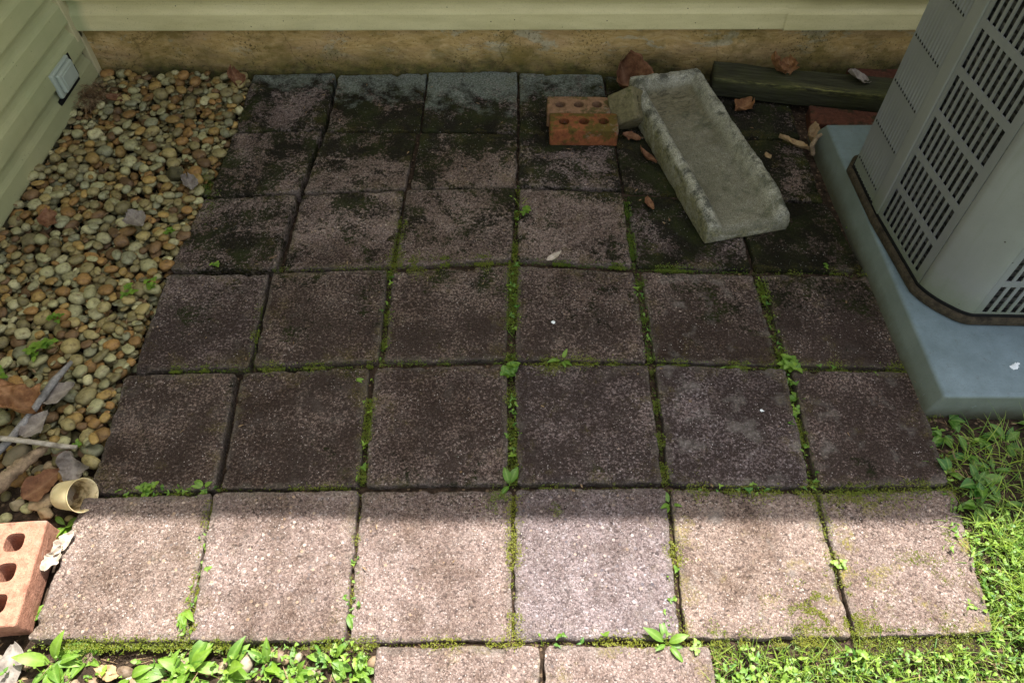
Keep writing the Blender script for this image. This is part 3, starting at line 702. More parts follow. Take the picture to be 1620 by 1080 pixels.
# ------------------------------------------------------------------ bricks
def cut_mesh(V, F, cutters):
    """rounded solid minus the cutters, as a plain mesh"""
    a = mesh('tmp', V, F); mods = []
    for (cv, cf) in cutters:
        c = mesh('tmp', cv, cf); md = a.modifiers.new('b', 'BOOLEAN'); md.object = c; md.operation = 'DIFFERENCE'; md.solver = 'EXACT'; mods.append(c)
    dg = bpy.context.evaluated_depsgraph_get(); dg.update()
    me = bpy.data.meshes.new_from_object(a.evaluated_get(dg))
    for o in [a] + mods:
        m = o.data; bpy.data.objects.remove(o); bpy.data.meshes.remove(m)
    return me
def rbox(sx, sy, sz, bev, cuts=0, noise=0, seed=0):
    bm = bmesh.new(); bmesh.ops.create_cube(bm, size=1)
    for v in bm.verts: v.co = (v.co.x * sx, v.co.y * sy, v.co.z * sz)
    bmesh.ops.bevel(bm, geom=list(bm.edges), offset=bev, segments=3, profile=.5, affect='EDGES')
    if cuts: bmesh.ops.subdivide_edges(bm, edges=[e for e in bm.edges if e.calc_length() > bev * 3], cuts=cuts, use_grid_fill=True)
    bmesh.ops.triangulate(bm, faces=[f for f in bm.faces if len(f.verts) > 4])
    bmesh.ops.recalc_face_normals(bm, faces=bm.faces)
    V = np.array([v.co[:] for v in bm.verts]); F = [[v.index for v in f.verts] for f in bm.faces]; bm.free()
    if noise: V = V * (1 + 0) + np.stack([fbm(V, 22, 3, seed), fbm(V, 22, 3, seed + 5), fbm(V, 22, 3, seed + 9)], -1) * noise
    return V, F
def cyl(cx, cy, r, h, n=20, sq=1.0):
    V = []; 
    for z in (-h, h):
        for k in range(n):
            a = 2 * math.pi * k / n; c, s = math.cos(a), math.sin(a)
            V.append((cx + r * math.copysign(abs(c) ** sq, c), cy + r * math.copysign(abs(s) ** sq, s), z))
    F = [list(range(n))[::-1], list(range(n, 2 * n))] + [[k, (k + 1) % n, n + (k + 1) % n, n + k] for k in range(n)]
    return np.array(V), F
def brick(mat, loc, rot, label, L=.195, D=.088, H=.057, holes=True, r=.0165, seed=1, bev=.005, sq=1.0, group='cored clay bricks'):
    V, F = rbox(L, D, H, bev, 4, .0022, seed)
    cuts = [cyl(k * L * .29, .002 * k, r, H, 20, sq) for k in (-1, 0, 1)] if holes else []
    if cuts: me = cut_mesh(V, F, cuts)
    else:
        o = mesh('tmp', V, F); me = o.data; bpy.data.objects.remove(o)
    me.name = 'brick'; me.materials.clear(); me.materials.append(mat)
    o = bpy.data.objects.new('brick', me); COL.objects.link(o); o.location = loc; o.rotation_euler = rot
    return tag(o, label, 'brick', group)
brick(M['brick_red'], (.207, 1.503, .0295), (0, 0, -.015), 'red brick with three holes and moss, front one of the pair on the patio', .208, .088, .058, seed=3)
brick(M['brick_pink'], (.196, 1.593, .0285), (0, 0, -.03), 'pinkish tan brick with three holes, rear one of the pair near the wall', .198, .088, .056, seed=8)
brick(M['brick_orange'], (-.972, .114, .004), (.02, -.03, rad(95.5)), 'orange terracotta brick with holes in the sun at the left edge', .205, .098, .062, r=.0185, seed=5, sq=.6)
# olive chunk with four slots leaning on the splash block
V, F = rbox(.095, .10, .09, .007, 3, .005, 12)
slots = []
for (sx, sy) in ((-.012, .018), (-.012, -.006), (.014, .012), (.014, -.012)):
    v, f = rbox(.013, .022, .08, .003); slots.append((v + np.array([sx, sy, .06]), f))
me = cut_mesh(V, F, slots); me.name = 'brick'; me.materials.clear(); me.materials.append(M['brick_olive'])
lo = bpy.data.objects.new('brick', me); COL.objects.link(lo); lo.location = (.352, 1.575, .052); n1 = Vector((.75, -.25, .60)).normalized(); n2 = Vector((-.60, -.55, .58)); n2 = (n2 - n2.dot(n1) * n1).normalized()
lo.rotation_euler = Matrix((n2, n1.cross(n2), n1)).transposed().to_euler()
tag(lo, 'olive stained brick chunk with small slots tilted against the splash block', 'brick', 'cored clay bricks')
brick(M['brick_dark'], (1.035, 1.575, -.008), (0, .0, -.20), 'dark red brick lying under the front of the mossy timber', .215, .095, .057, False, seed=6, group='plain bricks by the timber')
brick(M['brick_dark'], (1.215, 1.800, -.005), (0, 0, -.05), 'dark red brick half hidden between the timber and the foundation', .20, .09, .057, False, seed=16, group='plain bricks by the timber')

# ------------------------------------------------------------------ splash block
fm, rm = np.array([.628, 1.062]), np.array([.470, 1.728])
ax = (rm - fm); LEN = np.linalg.norm(ax); angz = math.atan2(ax[1], ax[0]) - math.pi / 2
nu, nv = 64, 150
us = np.linspace(-.122, .122, nu); vs = np.linspace(-LEN / 2, LEN / 2, nv)
U, Vv = np.meshgrid(us, vs)
hw = .122
def sm(x, a, b): t = np.clip((x - a) / (b - a), 0, 1); return t * t * (3 - 2 * t)
pn = np.stack([U, Vv, 0 * U + 5], -1)
inner = hw - np.abs(U)                                       # distance from the long sides
endr = LEN / 2 - Vv                                          # distance from the rear end
wav = .004 * fbm(pn, 14, 3, 91)
rim_side = 1 - sm(inner + wav, .022, .060); rim_back = 1 - sm(endr + wav, .032, .072)
rim = np.maximum(rim_side, rim_back)
front = sm(Vv, -LEN / 2, -LEN / 2 + .10)                       # rims slope down to the lip
floor = .040 + .012 * sm(Vv, -.1, LEN / 2) ; top = .062 + .024 * front + .006 * sm(Vv, -.1, .3)
Zs = floor + (top - floor) * rim
cross = np.minimum(inner, np.minimum(endr, LEN / 2 + Vv)); rr = .020
Zs = Zs - rr * (1 - np.sqrt(np.maximum(0, 1 - np.clip((rr - cross) / rr, 0, 1) ** 2)))
Zs += (1 - rim) * sm(Vv, -.12, .12) * .0035 * fbm(pn * np.array([1, 2.6, 1]), 26, 3, 98) + .0032 * fbm(pn, 28, 4, 93) + .0016 * vn(pn * 150, 7) + .0012 * vn(pn * 75, 9) - .010 * np.clip(fbm(pn, 20, 3, 95) - .35, 0, 1) * (cross < .035)
# rounded plan corners and a waney outline
cr = .034; cxx = np.maximum(0, cr - inner); cyy = np.maximum(0, cr - np.minimum(endr, LEN / 2 + Vv + .02)); dd = np.hypot(cxx, cyy)
pull = np.where((cxx > 0) & (cyy > 0) & (dd > cr), 1 - cr / np.maximum(dd, 1e-9), 0)
U2 = U - np.sign(U) * cxx * pull; V2 = Vv + np.where(Vv > 0, -1, 1) * cyy * pull
edgef = np.clip(1 - cross / .03, 0, 1); U2 = U2 + edgef * .0045 * fbm(pn, 16, 4, 97); V2 = V2 + edgef * .0045 * fbm(pn, 16, 4, 99)
I = np.arange(nu * nv).reshape(nv, nu); F = np.stack([I[:-1, :-1], I[:-1, 1:], I[1:, 1:], I[1:, :-1]], -1).reshape(-1, 4)
ring = np.concatenate([I[0, :-1], I[:-1, -1], I[-1, :0:-1], I[:0:-1, 0]])
Vt = np.stack([U2, V2, Zs], -1).reshape(-1, 3); allV = [Vt]; allF = [F]; prev = ring; nbase = len(Vt)
for k in range(1, 6):
    q = Vt[ring].copy(); f_ = k / 5; q[:, 2] = q[:, 2] * (1 - f_) + .003 * f_
    out = q[:, :2] / np.linalg.norm(q[:, :2], axis=1)[:, None]
    q[:, :2] += out * (.004 * math.sin(f_ * 2.6) + .003 * fbm(q, 26, 3, 101 + k)[:, None] )
    allV.append(q); cur = nbase + np.arange(len(ring)); nbase += len(ring)
    allF.append(np.stack([prev, cur, np.roll(cur, -1), np.roll(prev, -1)], -1)); prev = cur
rimA = np.concatenate([rim.ravel(), np.full(nbase - len(Vt), .5)])
cen = (fm + rm) / 2
tag(mesh('splash_block', np.vstack(allV), np.vstack(allF), M['splash'], loc=(cen[0], cen[1], 0), rot=(0, 0, angz), smooth=True, attrs={'rim': rimA}),
    'rough grey concrete downspout splash block lying across the patio pavers', 'splash block')

# ------------------------------------------------------------------ mossy timber
TL, TD, TH = .86, .110, .062
nl, nc = 90, 40
prof = []
for k in range(nc):
    a = 2 * math.pi * k / nc; c, s = math.cos(a), math.sin(a); e = .12
    prof.append((TD / 2 * math.copysign(abs(c) ** e, c), TH / 2 * math.copysign(abs(s) ** e, s)))
prof = np.array(prof); xs = np.linspace(-TL / 2, TL / 2, nl)
TV = np.zeros((nl, nc, 3)); TV[..., 0] = xs[:, None]; TV[..., 1] = prof[None, :, 0]; TV[..., 2] = prof[None, :, 1]
TV[..., 1:] += np.stack([fbm(TV * np.array([.3, 3, 3]), 18, 4, 111), fbm(TV * np.array([.3, 3, 3]), 18, 4, 113)], -1) * .006
TV[..., 2] += .006 * np.sin(TV[..., 0] * 4)[...]
edgeA = np.clip(1 - np.abs(np.degrees(np.arctan2(TV[..., 2] / TH, TV[..., 1] / TD)) - 135) / 30, 0, 1)
edgeA = np.clip(1 - np.hypot(TV[..., 1] + TD / 2, TV[..., 2] - TH / 2) / .022, 0, 1)
I = np.arange(nl * nc).reshape(nl, nc); J = np.roll(I, -1, 1)
F = np.stack([I[:-1], J[:-1], J[1:], I[1:]], -1).reshape(-1, 4)
fl = [list(f) for f in F] + [list(I[0]), list(I[-1][::-1])]
to = mesh('timber', TV.reshape(-1, 3), fl, M['timber'], loc=(1.065, 1.684, .040), rot=(0, rad(1.5), rad(-9.5)), smooth=True, attrs={'edge': edgeA.ravel()})
bm = bmesh.new(); bm.from_mesh(to.data); bmesh.ops.recalc_face_normals(bm, faces=bm.faces); bm.to_mesh(to.data); bm.free()
tag(to, 'dark mossy squared timber lying along the foundation behind the air conditioner', 'timber')

# ------------------------------------------------------------------ equipment pad
pad = MB()
x0, x1, y0, y1, zt = .905, 1.80, .488, 1.545, .070
pad.add([(x0, y0, -.05), (x1, y0, -.05), (x1, y1, -.05), (x0, y1, -.05), (x0 + .028, y0 + .006, zt), (x1 - .03, y0 + .006, zt), (x1 - .03, y1 - .075, zt), (x0 + .028, y1 - .075, zt)],
        [(0, 3, 2, 1), (4, 5, 6, 7), (0, 1, 5, 4), (1, 2, 6, 5), (2, 3, 7, 6), (3, 0, 4, 7)])
po = pad.build('equipment_pad', M['pad'], bevel=.008, seg=4)
for p in po.data.polygons: p.use_smooth = True
tag(po, 'low blue grey plastic pad under the air conditioner', 'equipment pad')
# seam ridge on the pad edge

# ------------------------------------------------------------------ air conditioner
ac = thing('air_conditioner', (1.32, .98, .07), 'grey outdoor air conditioner unit with slotted louvres on the pad', 'air conditioner')
AC0 = np.array([1.32, .98, .07])
ZB, ZT = .098, .86
PB = [(.9400, 1.245)]; A_ = np.array([.9395, 1.243]); B_ = np.array([.9440, 1.040]); C_ = np.array([.9665, .799]); D_ = np.array([1.060, .7035]); E_ = np.array([1.56, .690])
def curve(P0, P1, P2, n):
    return [tuple((1 - t) ** 2 * np.array(P0) + 2 * t * (1 - t) * np.array(P1) + t * t * np.array(P2)) for t in np.linspace(0, 1, n)]
chamf = [tuple(C_)] + curve((.974, .783), (.988, .757), (1.012, .735), 6) + curve((1.020, .728), (1.040, .708), tuple(D_), 6)
plan = [tuple(A_), tuple(B_)] + chamf + [tuple(E_), (1.64, .72), (1.68, .78), (1.69, 1.18), (1.66, 1.26), (1.60, 1.29), (1.02, 1.30), (.965, 1.285)]
def apart(mb, name, mat, bevel=0, smooth=False, parent=None):
    mb.V = [tuple(np.array(v) - AC0) for v in mb.V]
    return mb.build(name, mat, parent or ac, bevel)
def offset_poly(poly, d):
    P = np.array(poly); n = len(P); out = []
    for i in range(n):
        a = P[i] - P[i - 1]; b = P[(i + 1) % n] - P[i]
        na = np.array([a[1], -a[0]]) / np.linalg.norm(a); nb = np.array([b[1], -b[0]]) / np.linalg.norm(b)
        m = na + nb; m /= max(1e-6, np.linalg.norm(m)); out.append(P[i] + m * d / max(.5, m @ na))
    return np.array(out)
# plan runs counter-clockwise seen from above? sign test
area = sum(plan[i - 1][0] * plan[i][1] - plan[i][0] * plan[i - 1][1] for i in range(len(plan)))
SG = 1 if area > 0 else -1
def prism(poly, z0, z1):
    n = len(poly); V = [(p[0], p[1], z0) for p in poly] + [(p[0], p[1], z1) for p in poly]
    F = [tuple(range(n))[::-1], tuple(range(n, 2 * n))] + [(i, (i + 1) % n, n + (i + 1) % n, n + i) for i in range(n)]
    return V, F
apart(MB().add(*prism(offset_poly(plan, SG * .013), .0705, .093)), 'base_pan', M['dirtstrip'], .007)
apart(MB().add(*prism(offset_poly(plan, SG * .003), .0905, .1005)), 'base_rim', M['black'], .001)
apart(MB().add(*prism(offset_poly(plan, -SG * .011), .0915, ZT - .02)), 'coil', M['coil'])
def seg_frame(P, Q):
    P, Q = np.array(P), np.array(Q); L = np.linalg.norm(Q - P); d = (Q - P) / L; n = np.array([d[1], -d[0]]) * SG
    return P, d, n, L
def panel_box(mb, P, Q, s0, s1, z0, z1, th=.0022, lift=0.0):
    P, d, n, L = seg_frame(P, Q)
    o = np.array([*(P + d * s0 + n * lift), z0]); mb.obox(o, [*(d * (s1 - s0)), 0], [*(-n * th), 0], [0, 0, z1 - z0])
def grille(P, Q, first, pitch, w, count, zrow, zh, zp, name):
    """slotted sheet: horizontal bands, vertical bars"""
    L = np.linalg.norm(np.array(Q) - np.array(P)); mb = MB()
    rows = int((ZT - .02 - zrow) / zp); z = ZB
    for r in range(rows + 1):
        zlo = zrow + zp * r if r < rows else ZT
        panel_box(mb, P, Q, 0, L, z, zlo)                        # band below the slots
        if r == rows: break
        zhi = zlo + zh
        panel_box(mb, P, Q, 0, first, zlo, zhi)
        for k in range(count):
            a = first + pitch * k + w; b_ = first + pitch * (k + 1) if k < count - 1 else L
            panel_box(mb, P, Q, a, b_, zlo, zhi)
        z = zhi
    return apart(mb, name, M['cabinet_dark'])
# left face: ribbed panel, post, slotted grille
Pp, dd_, nn_, L1 = seg_frame(A_, B_)
RW = .158
nr = 133; sr = np.linspace(0, RW, nr)
bands = [.118 + .117 * k for k in range(7)]
zs = [ZB]
for bz in bands: zs += [bz - .001, bz + .014, bz + .019]
zs = [z for z in zs if ZB <= z <= ZT] + [ZT]
zs = sorted(set(zs))
mb = MB(); V = []
for z in zs:
    flat = any(bz + .013 < z < bz + .0195 - .004 or abs(z - (bz + .014)) < 1e-6 for bz in bands)
    inb = any(bz - .0015 <= z <= bz + .0145 for bz in bands)
    for s in sr:
        rib = .0024 * (.5 + .5 * math.cos(2 * math.pi * s / .0132)) if (not inb and .004 < s < RW - .004) else .0012
        p = Pp + dd_ * s + nn_ * (rib - .001); V.append((p[0], p[1], z))
F = [(i * nr + j, i * nr + j + 1, (i + 1) * nr + j + 1, (i + 1) * nr + j) for i in range(len(zs) - 1) for j in range(nr - 1)]
rp = apart(MB().add(V, F), 'ribbed_panel', M['cabinet_dark'])
for bz in bands:
    holes = MB()
    for k in range(11):
        s = .0105 + .0132 * k
        o = Pp + dd_ * s + nn_ * .0012; holes.obox([o[0], o[1], bz + .0145], [*(dd_ * .0042), 0], [*(nn_ * .0010), 0], [0, 0, .0055])
    apart(holes, 'perforation', M['black'], parent=rp)
post = MB(); panel_box(post, A_, B_, RW + .0015, L1 - .0015, ZB, ZT, .02, .0035); apart(post, 'corner_post', M['cabinet'], .003)
grille(B_, C_, .0135, .0213, .0128, 10, .113, .086, .1040, 'grille')
# the plain corner panel
mb = MB(); cp = [np.array(p) for p in chamf]; cp[0] = cp[0] + (cp[1] - cp[0]) * .12; cp[-1] = cp[-1] + (cp[-2] - cp[-1]) * .06
V = [(p[0], p[1], ZB) for p in cp] + [(p[0], p[1], ZT) for p in cp]; n = len(cp)
inn = [p - np.array([-.003, -.003]) * 0 + np.array([.004, .004]) for p in cp]; V += [(p[0], p[1], ZB) for p in inn] + [(p[0], p[1], ZT) for p in inn]
F = [(i, i + 1, n + i + 1, n + i) for i in range(n - 1)] + [(0, n, 3 * n, 2 * n), (n - 1, 3 * n - 1, 4 * n - 1, 2 * n - 1)]
cpo = apart(mb.add(V, F), 'corner_panel', M['cabinet'])
for p in cpo.data.polygons: p.use_smooth = len(p.vertices) == 4 and p.index < n - 1
grille(D_, E_, .016, .0213, .0125, 22, .106, .086, .1040, 'grille')
mb = MB(); ring = plan[plan.index(tuple(E_)):] + [plan[0]]
for i in range(len(ring) - 1): panel_box(mb, ring[i], ring[i + 1], 0, np.linalg.norm(np.array(ring[i + 1]) - np.array(ring[i])), ZB, ZT, .003)
apart(mb, 'rear_panel', M['cabinet'])
apart(MB().add(*prism(offset_poly(plan, SG * .012), ZT + .001, ZT + .03)), 'top_cap', M['cabinet'], .006)
fg = MB()
for rr_ in (.08, .14, .20, .26):
    n = 40
    V = []; 
    for k in range(n):
        a = 2 * math.pi * k / n
        for (dr, dz) in ((0, 0), (.004, .003), (0, .006), (-.004, .003)): V.append((1.32 + (rr_ + dr) * math.cos(a), .99 + (rr_ + dr) * math.sin(a), ZT + .032 + dz))
    fg.add(V, [(k * 4 + j, ((k + 1) % n) * 4 + j, ((k + 1) % n) * 4 + (j + 1) % 4, k * 4 + (j + 1) % 4) for k in range(n) for j in range(4)])
apart(fg, 'fan_guard', M['black'])

# ------------------------------------------------------------------ cup
NS = 48
prof = [(0, .003), (.022, .003), (.0255, .001), (.0275, .004)]
for k in range(1, 9): prof.append((.0275 + .0065 * k / 8 + (.0006 if k < 4 and k % 2 else 0), .004 + .058 * k / 8))
prof += [(.0356, .0635), (.0352, .0648), (.0338, .0640)]
for k in range(8): prof.append((.0330 - .0065 * (k + 1) / 8, .062 - .056 * (k + 1) / 8))
prof += [(0, .0062)]
V = []; inn = []
for j, (r_, z_) in enumerate(prof):
    for k in range(NS):
        a = 2 * math.pi * k / NS; rb = r_ * (1 + (.012 if (k % 2 and .004 < z_ < .02 and j < 9) else 0)); V.append((rb * math.cos(a), rb * math.sin(a), z_)); inn.append(1.0 if j > 13 else 0.0)
F = [(j * NS + k, j * NS + (k + 1) % NS, (j + 1) * NS + (k + 1) % NS, (j + 1) * NS + k) for j in range(len(prof) - 1) for k in range(NS)]
axis_v = Vector((.926, -.164, .338)).normalized(); qrot = axis_v.to_track_quat('Z', 'Y')
rimc = Vector(gp(131, 783, .030)); cup_loc = rimc - axis_v * .064
cup = mesh('cup', V, np.array(F), M['cup'], loc=cup_loc, rot=qrot.to_euler(), smooth=True, attrs={'inner': inn})
tag(cup, 'yellowed plastic cup lying on its side at the paver edge', 'cup')

# ------------------------------------------------------------------ twigs and sticks
def tube(pts, rads, ns=10, bumps=.12, seed=0):
    pts = np.array(pts, float); t = np.linspace(0, len(pts) - 1, 6 * (len(pts) - 1) + 1)
    P = np.stack([np.interp(t, range(len(pts)), pts[:, k]) for k in range(3)], 1); Rr = np.interp(t, range(len(pts)), rads)
    V = []
    for i in range(len(P)):
        d = P[min(i + 1, len(P) - 1)] - P[max(i - 1, 0)]; d /= np.linalg.norm(d)
        a = np.cross(d, (0, 0, 1)); a /= np.linalg.norm(a); b_ = np.cross(a, d)
        for k in range(ns):
            th = 2 * math.pi * k / ns; rr_ = Rr[i] * (1 + bumps * float(vn(np.array([i * .9, k * 1.3, seed * 7.7]))))
            V.append(P[i] + rr_ * (math.cos(th) * a + math.sin(th) * b_))
    n = len(P); F = [(i * ns + k, i * ns + (k + 1) % ns, (i + 1) * ns + (k + 1) % ns, (i + 1) * ns + k) for i in range(n - 1) for k in range(ns)]
    F += [tuple(range(ns))[::-1], tuple(range((n - 1) * ns, n * ns))]
    return np.array(V), F
def stick(pix, rads, mat, label, name='twig', seed=0, bumps=.14):
    P = [gp(*p) for p in pix]; V, F = tube(P, rads, 10, bumps, seed); c = V.mean(0)
    o = mesh(name, V - c, F, mat, loc=c, smooth=True); bm = bmesh.new(); bm.from_mesh(o.data); bmesh.ops.recalc_face_normals(bm, faces=bm.faces); bm.to_mesh(o.data); bm.free()
    return tag(o, label, name)
stick([(-12, 724, .018), (20, 690, .028), (58, 642, .040), (84, 604, .042), (113, 572, .036)], [.0082, .0080, .0074, .0086, .0046], M['twig'], 'dark grey twig slanting over the pebbles at the left edge', seed=1)
stick([(-30, 689, .044), (10, 694, .044), (60, 700, .034), (100, 706, .024), (122, 707, .018)], [.006, .006, .0058, .006, .004], M['twig_pale'], 'pale straight twig lying over the dark twig', seed=2)
stick([(-35, 795, .012), (5, 760, .018), (30, 738, .020), (52, 722, .016), (76, 703, .010)], [.017, .016, .0145, .011, .007], M['bark'], 'thick brown peeling stick at the left edge above the cup', seed=3, bumps=.3)
stick([(1287, 245, .006), (1284, 232, .03), (1291, 219, .045), (1300, 212, .062)], [.006, .008, .007, .004], M['bark'], 'curled brown bark strip leaning on the pad corner', 'bark_strip', 4, .35)
# weathered stub standing in the gravel
V, F = rbox(.034, .034, .105, .006, 5, .010, 44); p = gp(276, 285, .0)
tag(mesh('wood_stub', V, F, M['stub'], loc=(p[0], p[1], .012), rot=(rad(38), rad(22), .5), smooth=True), 'short dark mossy wood stub stuck in the pebbles beside the patio', 'wood stub')
# brown fibre clump in the wall corner
def fibres(n, spread, length, base_, seed, up=.6):
    r = np.random.default_rng(seed); V = []; F = []; md = []
    for k in range(n):
        p = np.array(base_) + r.normal(0, 1, 3) * np.array(spread); a = r.uniform(0, 6.28); e = r.uniform(-.2, up); w = r.uniform(.0006, .0014); L = length * r.uniform(.5, 1.2)
        d = np.array([math.cos(a) * math.cos(e), math.sin(a) * math.cos(e), math.sin(e)]); sd = np.array([-math.sin(a), math.cos(a), 0]) * w
        b0 = len(V)
        for t in (0, .35, .7, 1): 
            q = p + d * L * t + np.array([0, 0, -.5 * L * t * t * .6]); V += [q - sd * (1 - .7 * t), q + sd * (1 - .7 * t)]; md += [0, 0]
        F += [(b0 + 2 * i, b0 + 2 * i + 1, b0 + 2 * i + 3, b0 + 2 * i + 2) for i in range(3)]
    return np.array(V), F, md
p = gp(146, 160, .01); V, F, md = fibres(420, (.018, .03, .012), .05, (0, 0, .012), 5)
tag(mesh('dry_grass_clump', V, F, M['fibre'], loc=p, attrs={'mid': md}), 'brown clump of dry fibres in the inner corner of the house', 'dry grass')

# ------------------------------------------------------------------ dry leaves
def dry_leaf(px, py, z, L, Wd, rz, mat, label, lobes=0.0, k=3, curl=.5, crumple=.2, tilt=(0, 0), seed=0):
    nv, nu = 48, 25; vs = np.linspace(0, 1, nv); us = np.linspace(-1, 1, nu); Um, Vm = np.meshgrid(us, vs)
    w = Wd / 2 * np.sin(np.pi * np.clip(vs, .02, .985) ** .85) ** .75 + Wd * .012
    nl_, nr_ = [1 + (.25 + lobes * .5) * fbm(np.stack([vs * (k + 3.5), 0 * vs + q_, 0 * vs + seed], -1), 1, 3, seed + q_) for q_ in (1, 5)]
    sideW = np.where(Um < 0, (w * nl_)[:, None], (w * nr_)[:, None])
    Xl = Um * sideW + .10 * Wd * np.sin(Vm * 2.2 + seed); Yl = (Vm - .5) * L + .10 * L * np.abs(Um) ** 1.5 * fbm(np.stack([Vm * 5, np.sign(Um) * 2, 0 * Vm + seed], -1), 1, 2, seed + 8)
    pq = np.stack([Xl, Yl, 0 * Xl + seed], -1)
    cs = np.random.default_rng(seed).uniform(.3, 1.4, 2)
    Zl = curl * np.where(Um < 0, cs[0], cs[1]) * np.abs(Um) ** 1.7 * Wd / 2 + .35 * curl * (Vm - .4) ** 2 * L + crumple * L * .55 * fbm(pq, 2.2 / L, 3, seed + 3) + .04 * L * np.abs(np.sin((Vm * 9 + np.abs(Um) * 2.5) * 1.5)) * crumple
    I = np.arange(nu * nv).reshape(nv, nu); F = np.stack([I[:-1, :-1], I[:-1, 1:], I[1:, 1:], I[1:, :-1]], -1).reshape(-1, 4)
    vein = np.clip(1 - np.abs(((Vm * 7 - np.abs(Um) * 1.6) % 1) - .5) * 6, 0, 1) * .93
    mid = np.maximum(np.clip(1 - np.abs(Um) * 1.1, 0, 1), vein).ravel()
    V = np.stack([Xl, Yl, Zl - Zl.min()], -1).reshape(-1, 3)
    p = gp(px, py, z)
    o = mesh('dry_leaf', V, F, mat, loc=p, rot=(tilt[0], tilt[1], rz), smooth=True, attrs={'mid': mid})
    md = o.modifiers.new('thickness', 'SOLIDIFY'); md.thickness = .0006
    return tag(o, label, 'leaf', 'dry fallen leaves')
DL = dry_leaf
DL(985, 133, .02, .125, .10, .3, M['leaf_brown'], 'large curled brown leaf behind the splash block at the foundation', .15, 2, 1.1, .35, (.45, .1), 1)
DL(1225, 108, .078, .07, .06, .9, M['leaf_rust'], 'crumpled rust leaf cluster on the timber against the foundation, left part', .45, 3, 1.1, .5, (.5, .3), 2)
DL(1249, 108, .078, .065, .06, -.4, M['leaf_rust'], 'crumpled rust leaf cluster on the timber against the foundation, right part', .45, 3, 1.1, .5, (.5, -.3), 3)
DL(1356, 122, .080, .075, .07, 1.3, M['leaf_grey'], 'pinkish grey flat leaf behind the timber near the cabinet', .2, 2, .3, .12, (.35, 0), 4)
DL(1176, 170, .006, .065, .055, -.9, M['leaf_rust'], 'small tan brown leaf between the splash block and the timber', .3, 2, .6, .2, (.15, .15), 5)
DL(1254, 230, .012, .095, .038, 1.15, M['leaf_tan'], 'long tan torn leaf lying by the pad corner', .3, 3, .8, .2, (.1, .2), 6)
DL(1279, 217, .014, .05, .045, .2, M['leaf_tan'], 'short tan leaf right above the long torn leaf', .3, 2, .9, .3, (.3, .2), 7)
DL(1214, 247, .004, .028, .016, .3, M['leaf_tan'], 'tiny yellowish leaf on the dark paver beside the splash block', .1, 2, .4, .1, (0, 0), 8)
DL(1028, 322, .003, .05, .024, .15, M['leaf_brown'], 'narrow brown leaf on the paver left of the splash block', .25, 2, .4, .15, (0, 0), 9)
DL(1024, 250, .005, .075, .035, .6, M['leaf_brown'], 'brown leaf tucked under the left side of the splash block', .2, 2, .5, .2, (.1, .3), 10)
DL(998, 218, .003, .06, .03, 1.2, M['leaf_brown'], 'brown leaf scrap between the bricks and the splash block', .3, 2, .5, .3, (0, 0), 11)
DL(213, 348, .030, .075, .055, 1.0, M['leaf_grey'], 'flat greyish brown leaf on the pebbles near the patio edge', .3, 2, .3, .12, (.05, .1), 12)
DL(182, 160, .01, .06, .04, 1.4, M['leaf_brown'], 'brown leaf on the pebbles beside the dry fibre clump', .2, 2, .5, .2, (0, 0), 13)
DL(372, 128, .02, .07, .05, .4, M['leaf_brown'], 'dark brown curled leaf at the foundation beside the first paver', .3, 2, .9, .3, (.3, .2), 14)
DL(300, 292, .022, .06, .04, .4, M['leaf_grey'], 'grey curled leaf right of the wood stub', .3, 2, .8, .3, (.2, .3), 15)
DL(80, 350, .02, .07, .05, .3, M['leaf_brown'], 'dark brown leaf on the pebbles near the siding', .3, 2, .5, .25, (0, .1), 16)
DL(34, 640, .022, .125, .085, 1.2, M['leaf_rust'], 'large crumpled rust leaf under the dark twig at the left edge', .8, 3, .9, .8, (.15, .1), 17)
DL(88, 624, .030, .085, .065, -1.0, M['leaf_grey'], 'mauve grey torn leaf to the right of the dark twig', .25, 2, .3, .1, (.05, -.1), 18)
DL(55, 672, .030, .07, .055, -.7, M['leaf_grey'], 'slate grey curled leaf in the angle of the two twigs', .25, 2, .4, .12, (.1, .1), 19)
DL(115, 737, .012, .065, .055, .1, M['leaf_grey'], 'grey crumpled leaf standing just above the cup', .45, 3, 1.0, .5, (.6, .1), 20)
DL(68, 768, -.008, .085, .06, -.8, M['leaf_brown'], 'flat dull brown leaf in the soil behind the cup', .3, 3, .2, .15, (0, 0), 21)
DL(104, 862, .002, .055, .028, -.6, M['leaf_pale'], 'bleached leaf scrap on the paver edge beside the orange brick, upper one', .4, 3, .6, .3, (0, 0), 22)
DL(88, 885, .002, .05, .03, -.3, M['leaf_pale'], 'bleached leaf scrap on the paver edge beside the orange brick, lower one', .4, 3, .6, .3, (0, 0), 23)
DL(18, 1055, -.012, .075, .05, .3, M['leaf_grey'], 'large bleached grey leaf in the bottom left corner', .2, 2, .2, .2, (.05, .05), 24)
DL(168, 1065, -.012, .045, .026, 1.3, M['leaf_tan'], 'tan curled leaf between the weeds at the bottom left', .2, 2, .4, .2, (.05, .1), 25)
DL(876, 405, .003, .05, .016, -.9, M['leaf_pale'], 'narrow pale leaf on the mossy joint in the middle of the patio', .1, 2, .4, .1, (0, 0), 26)
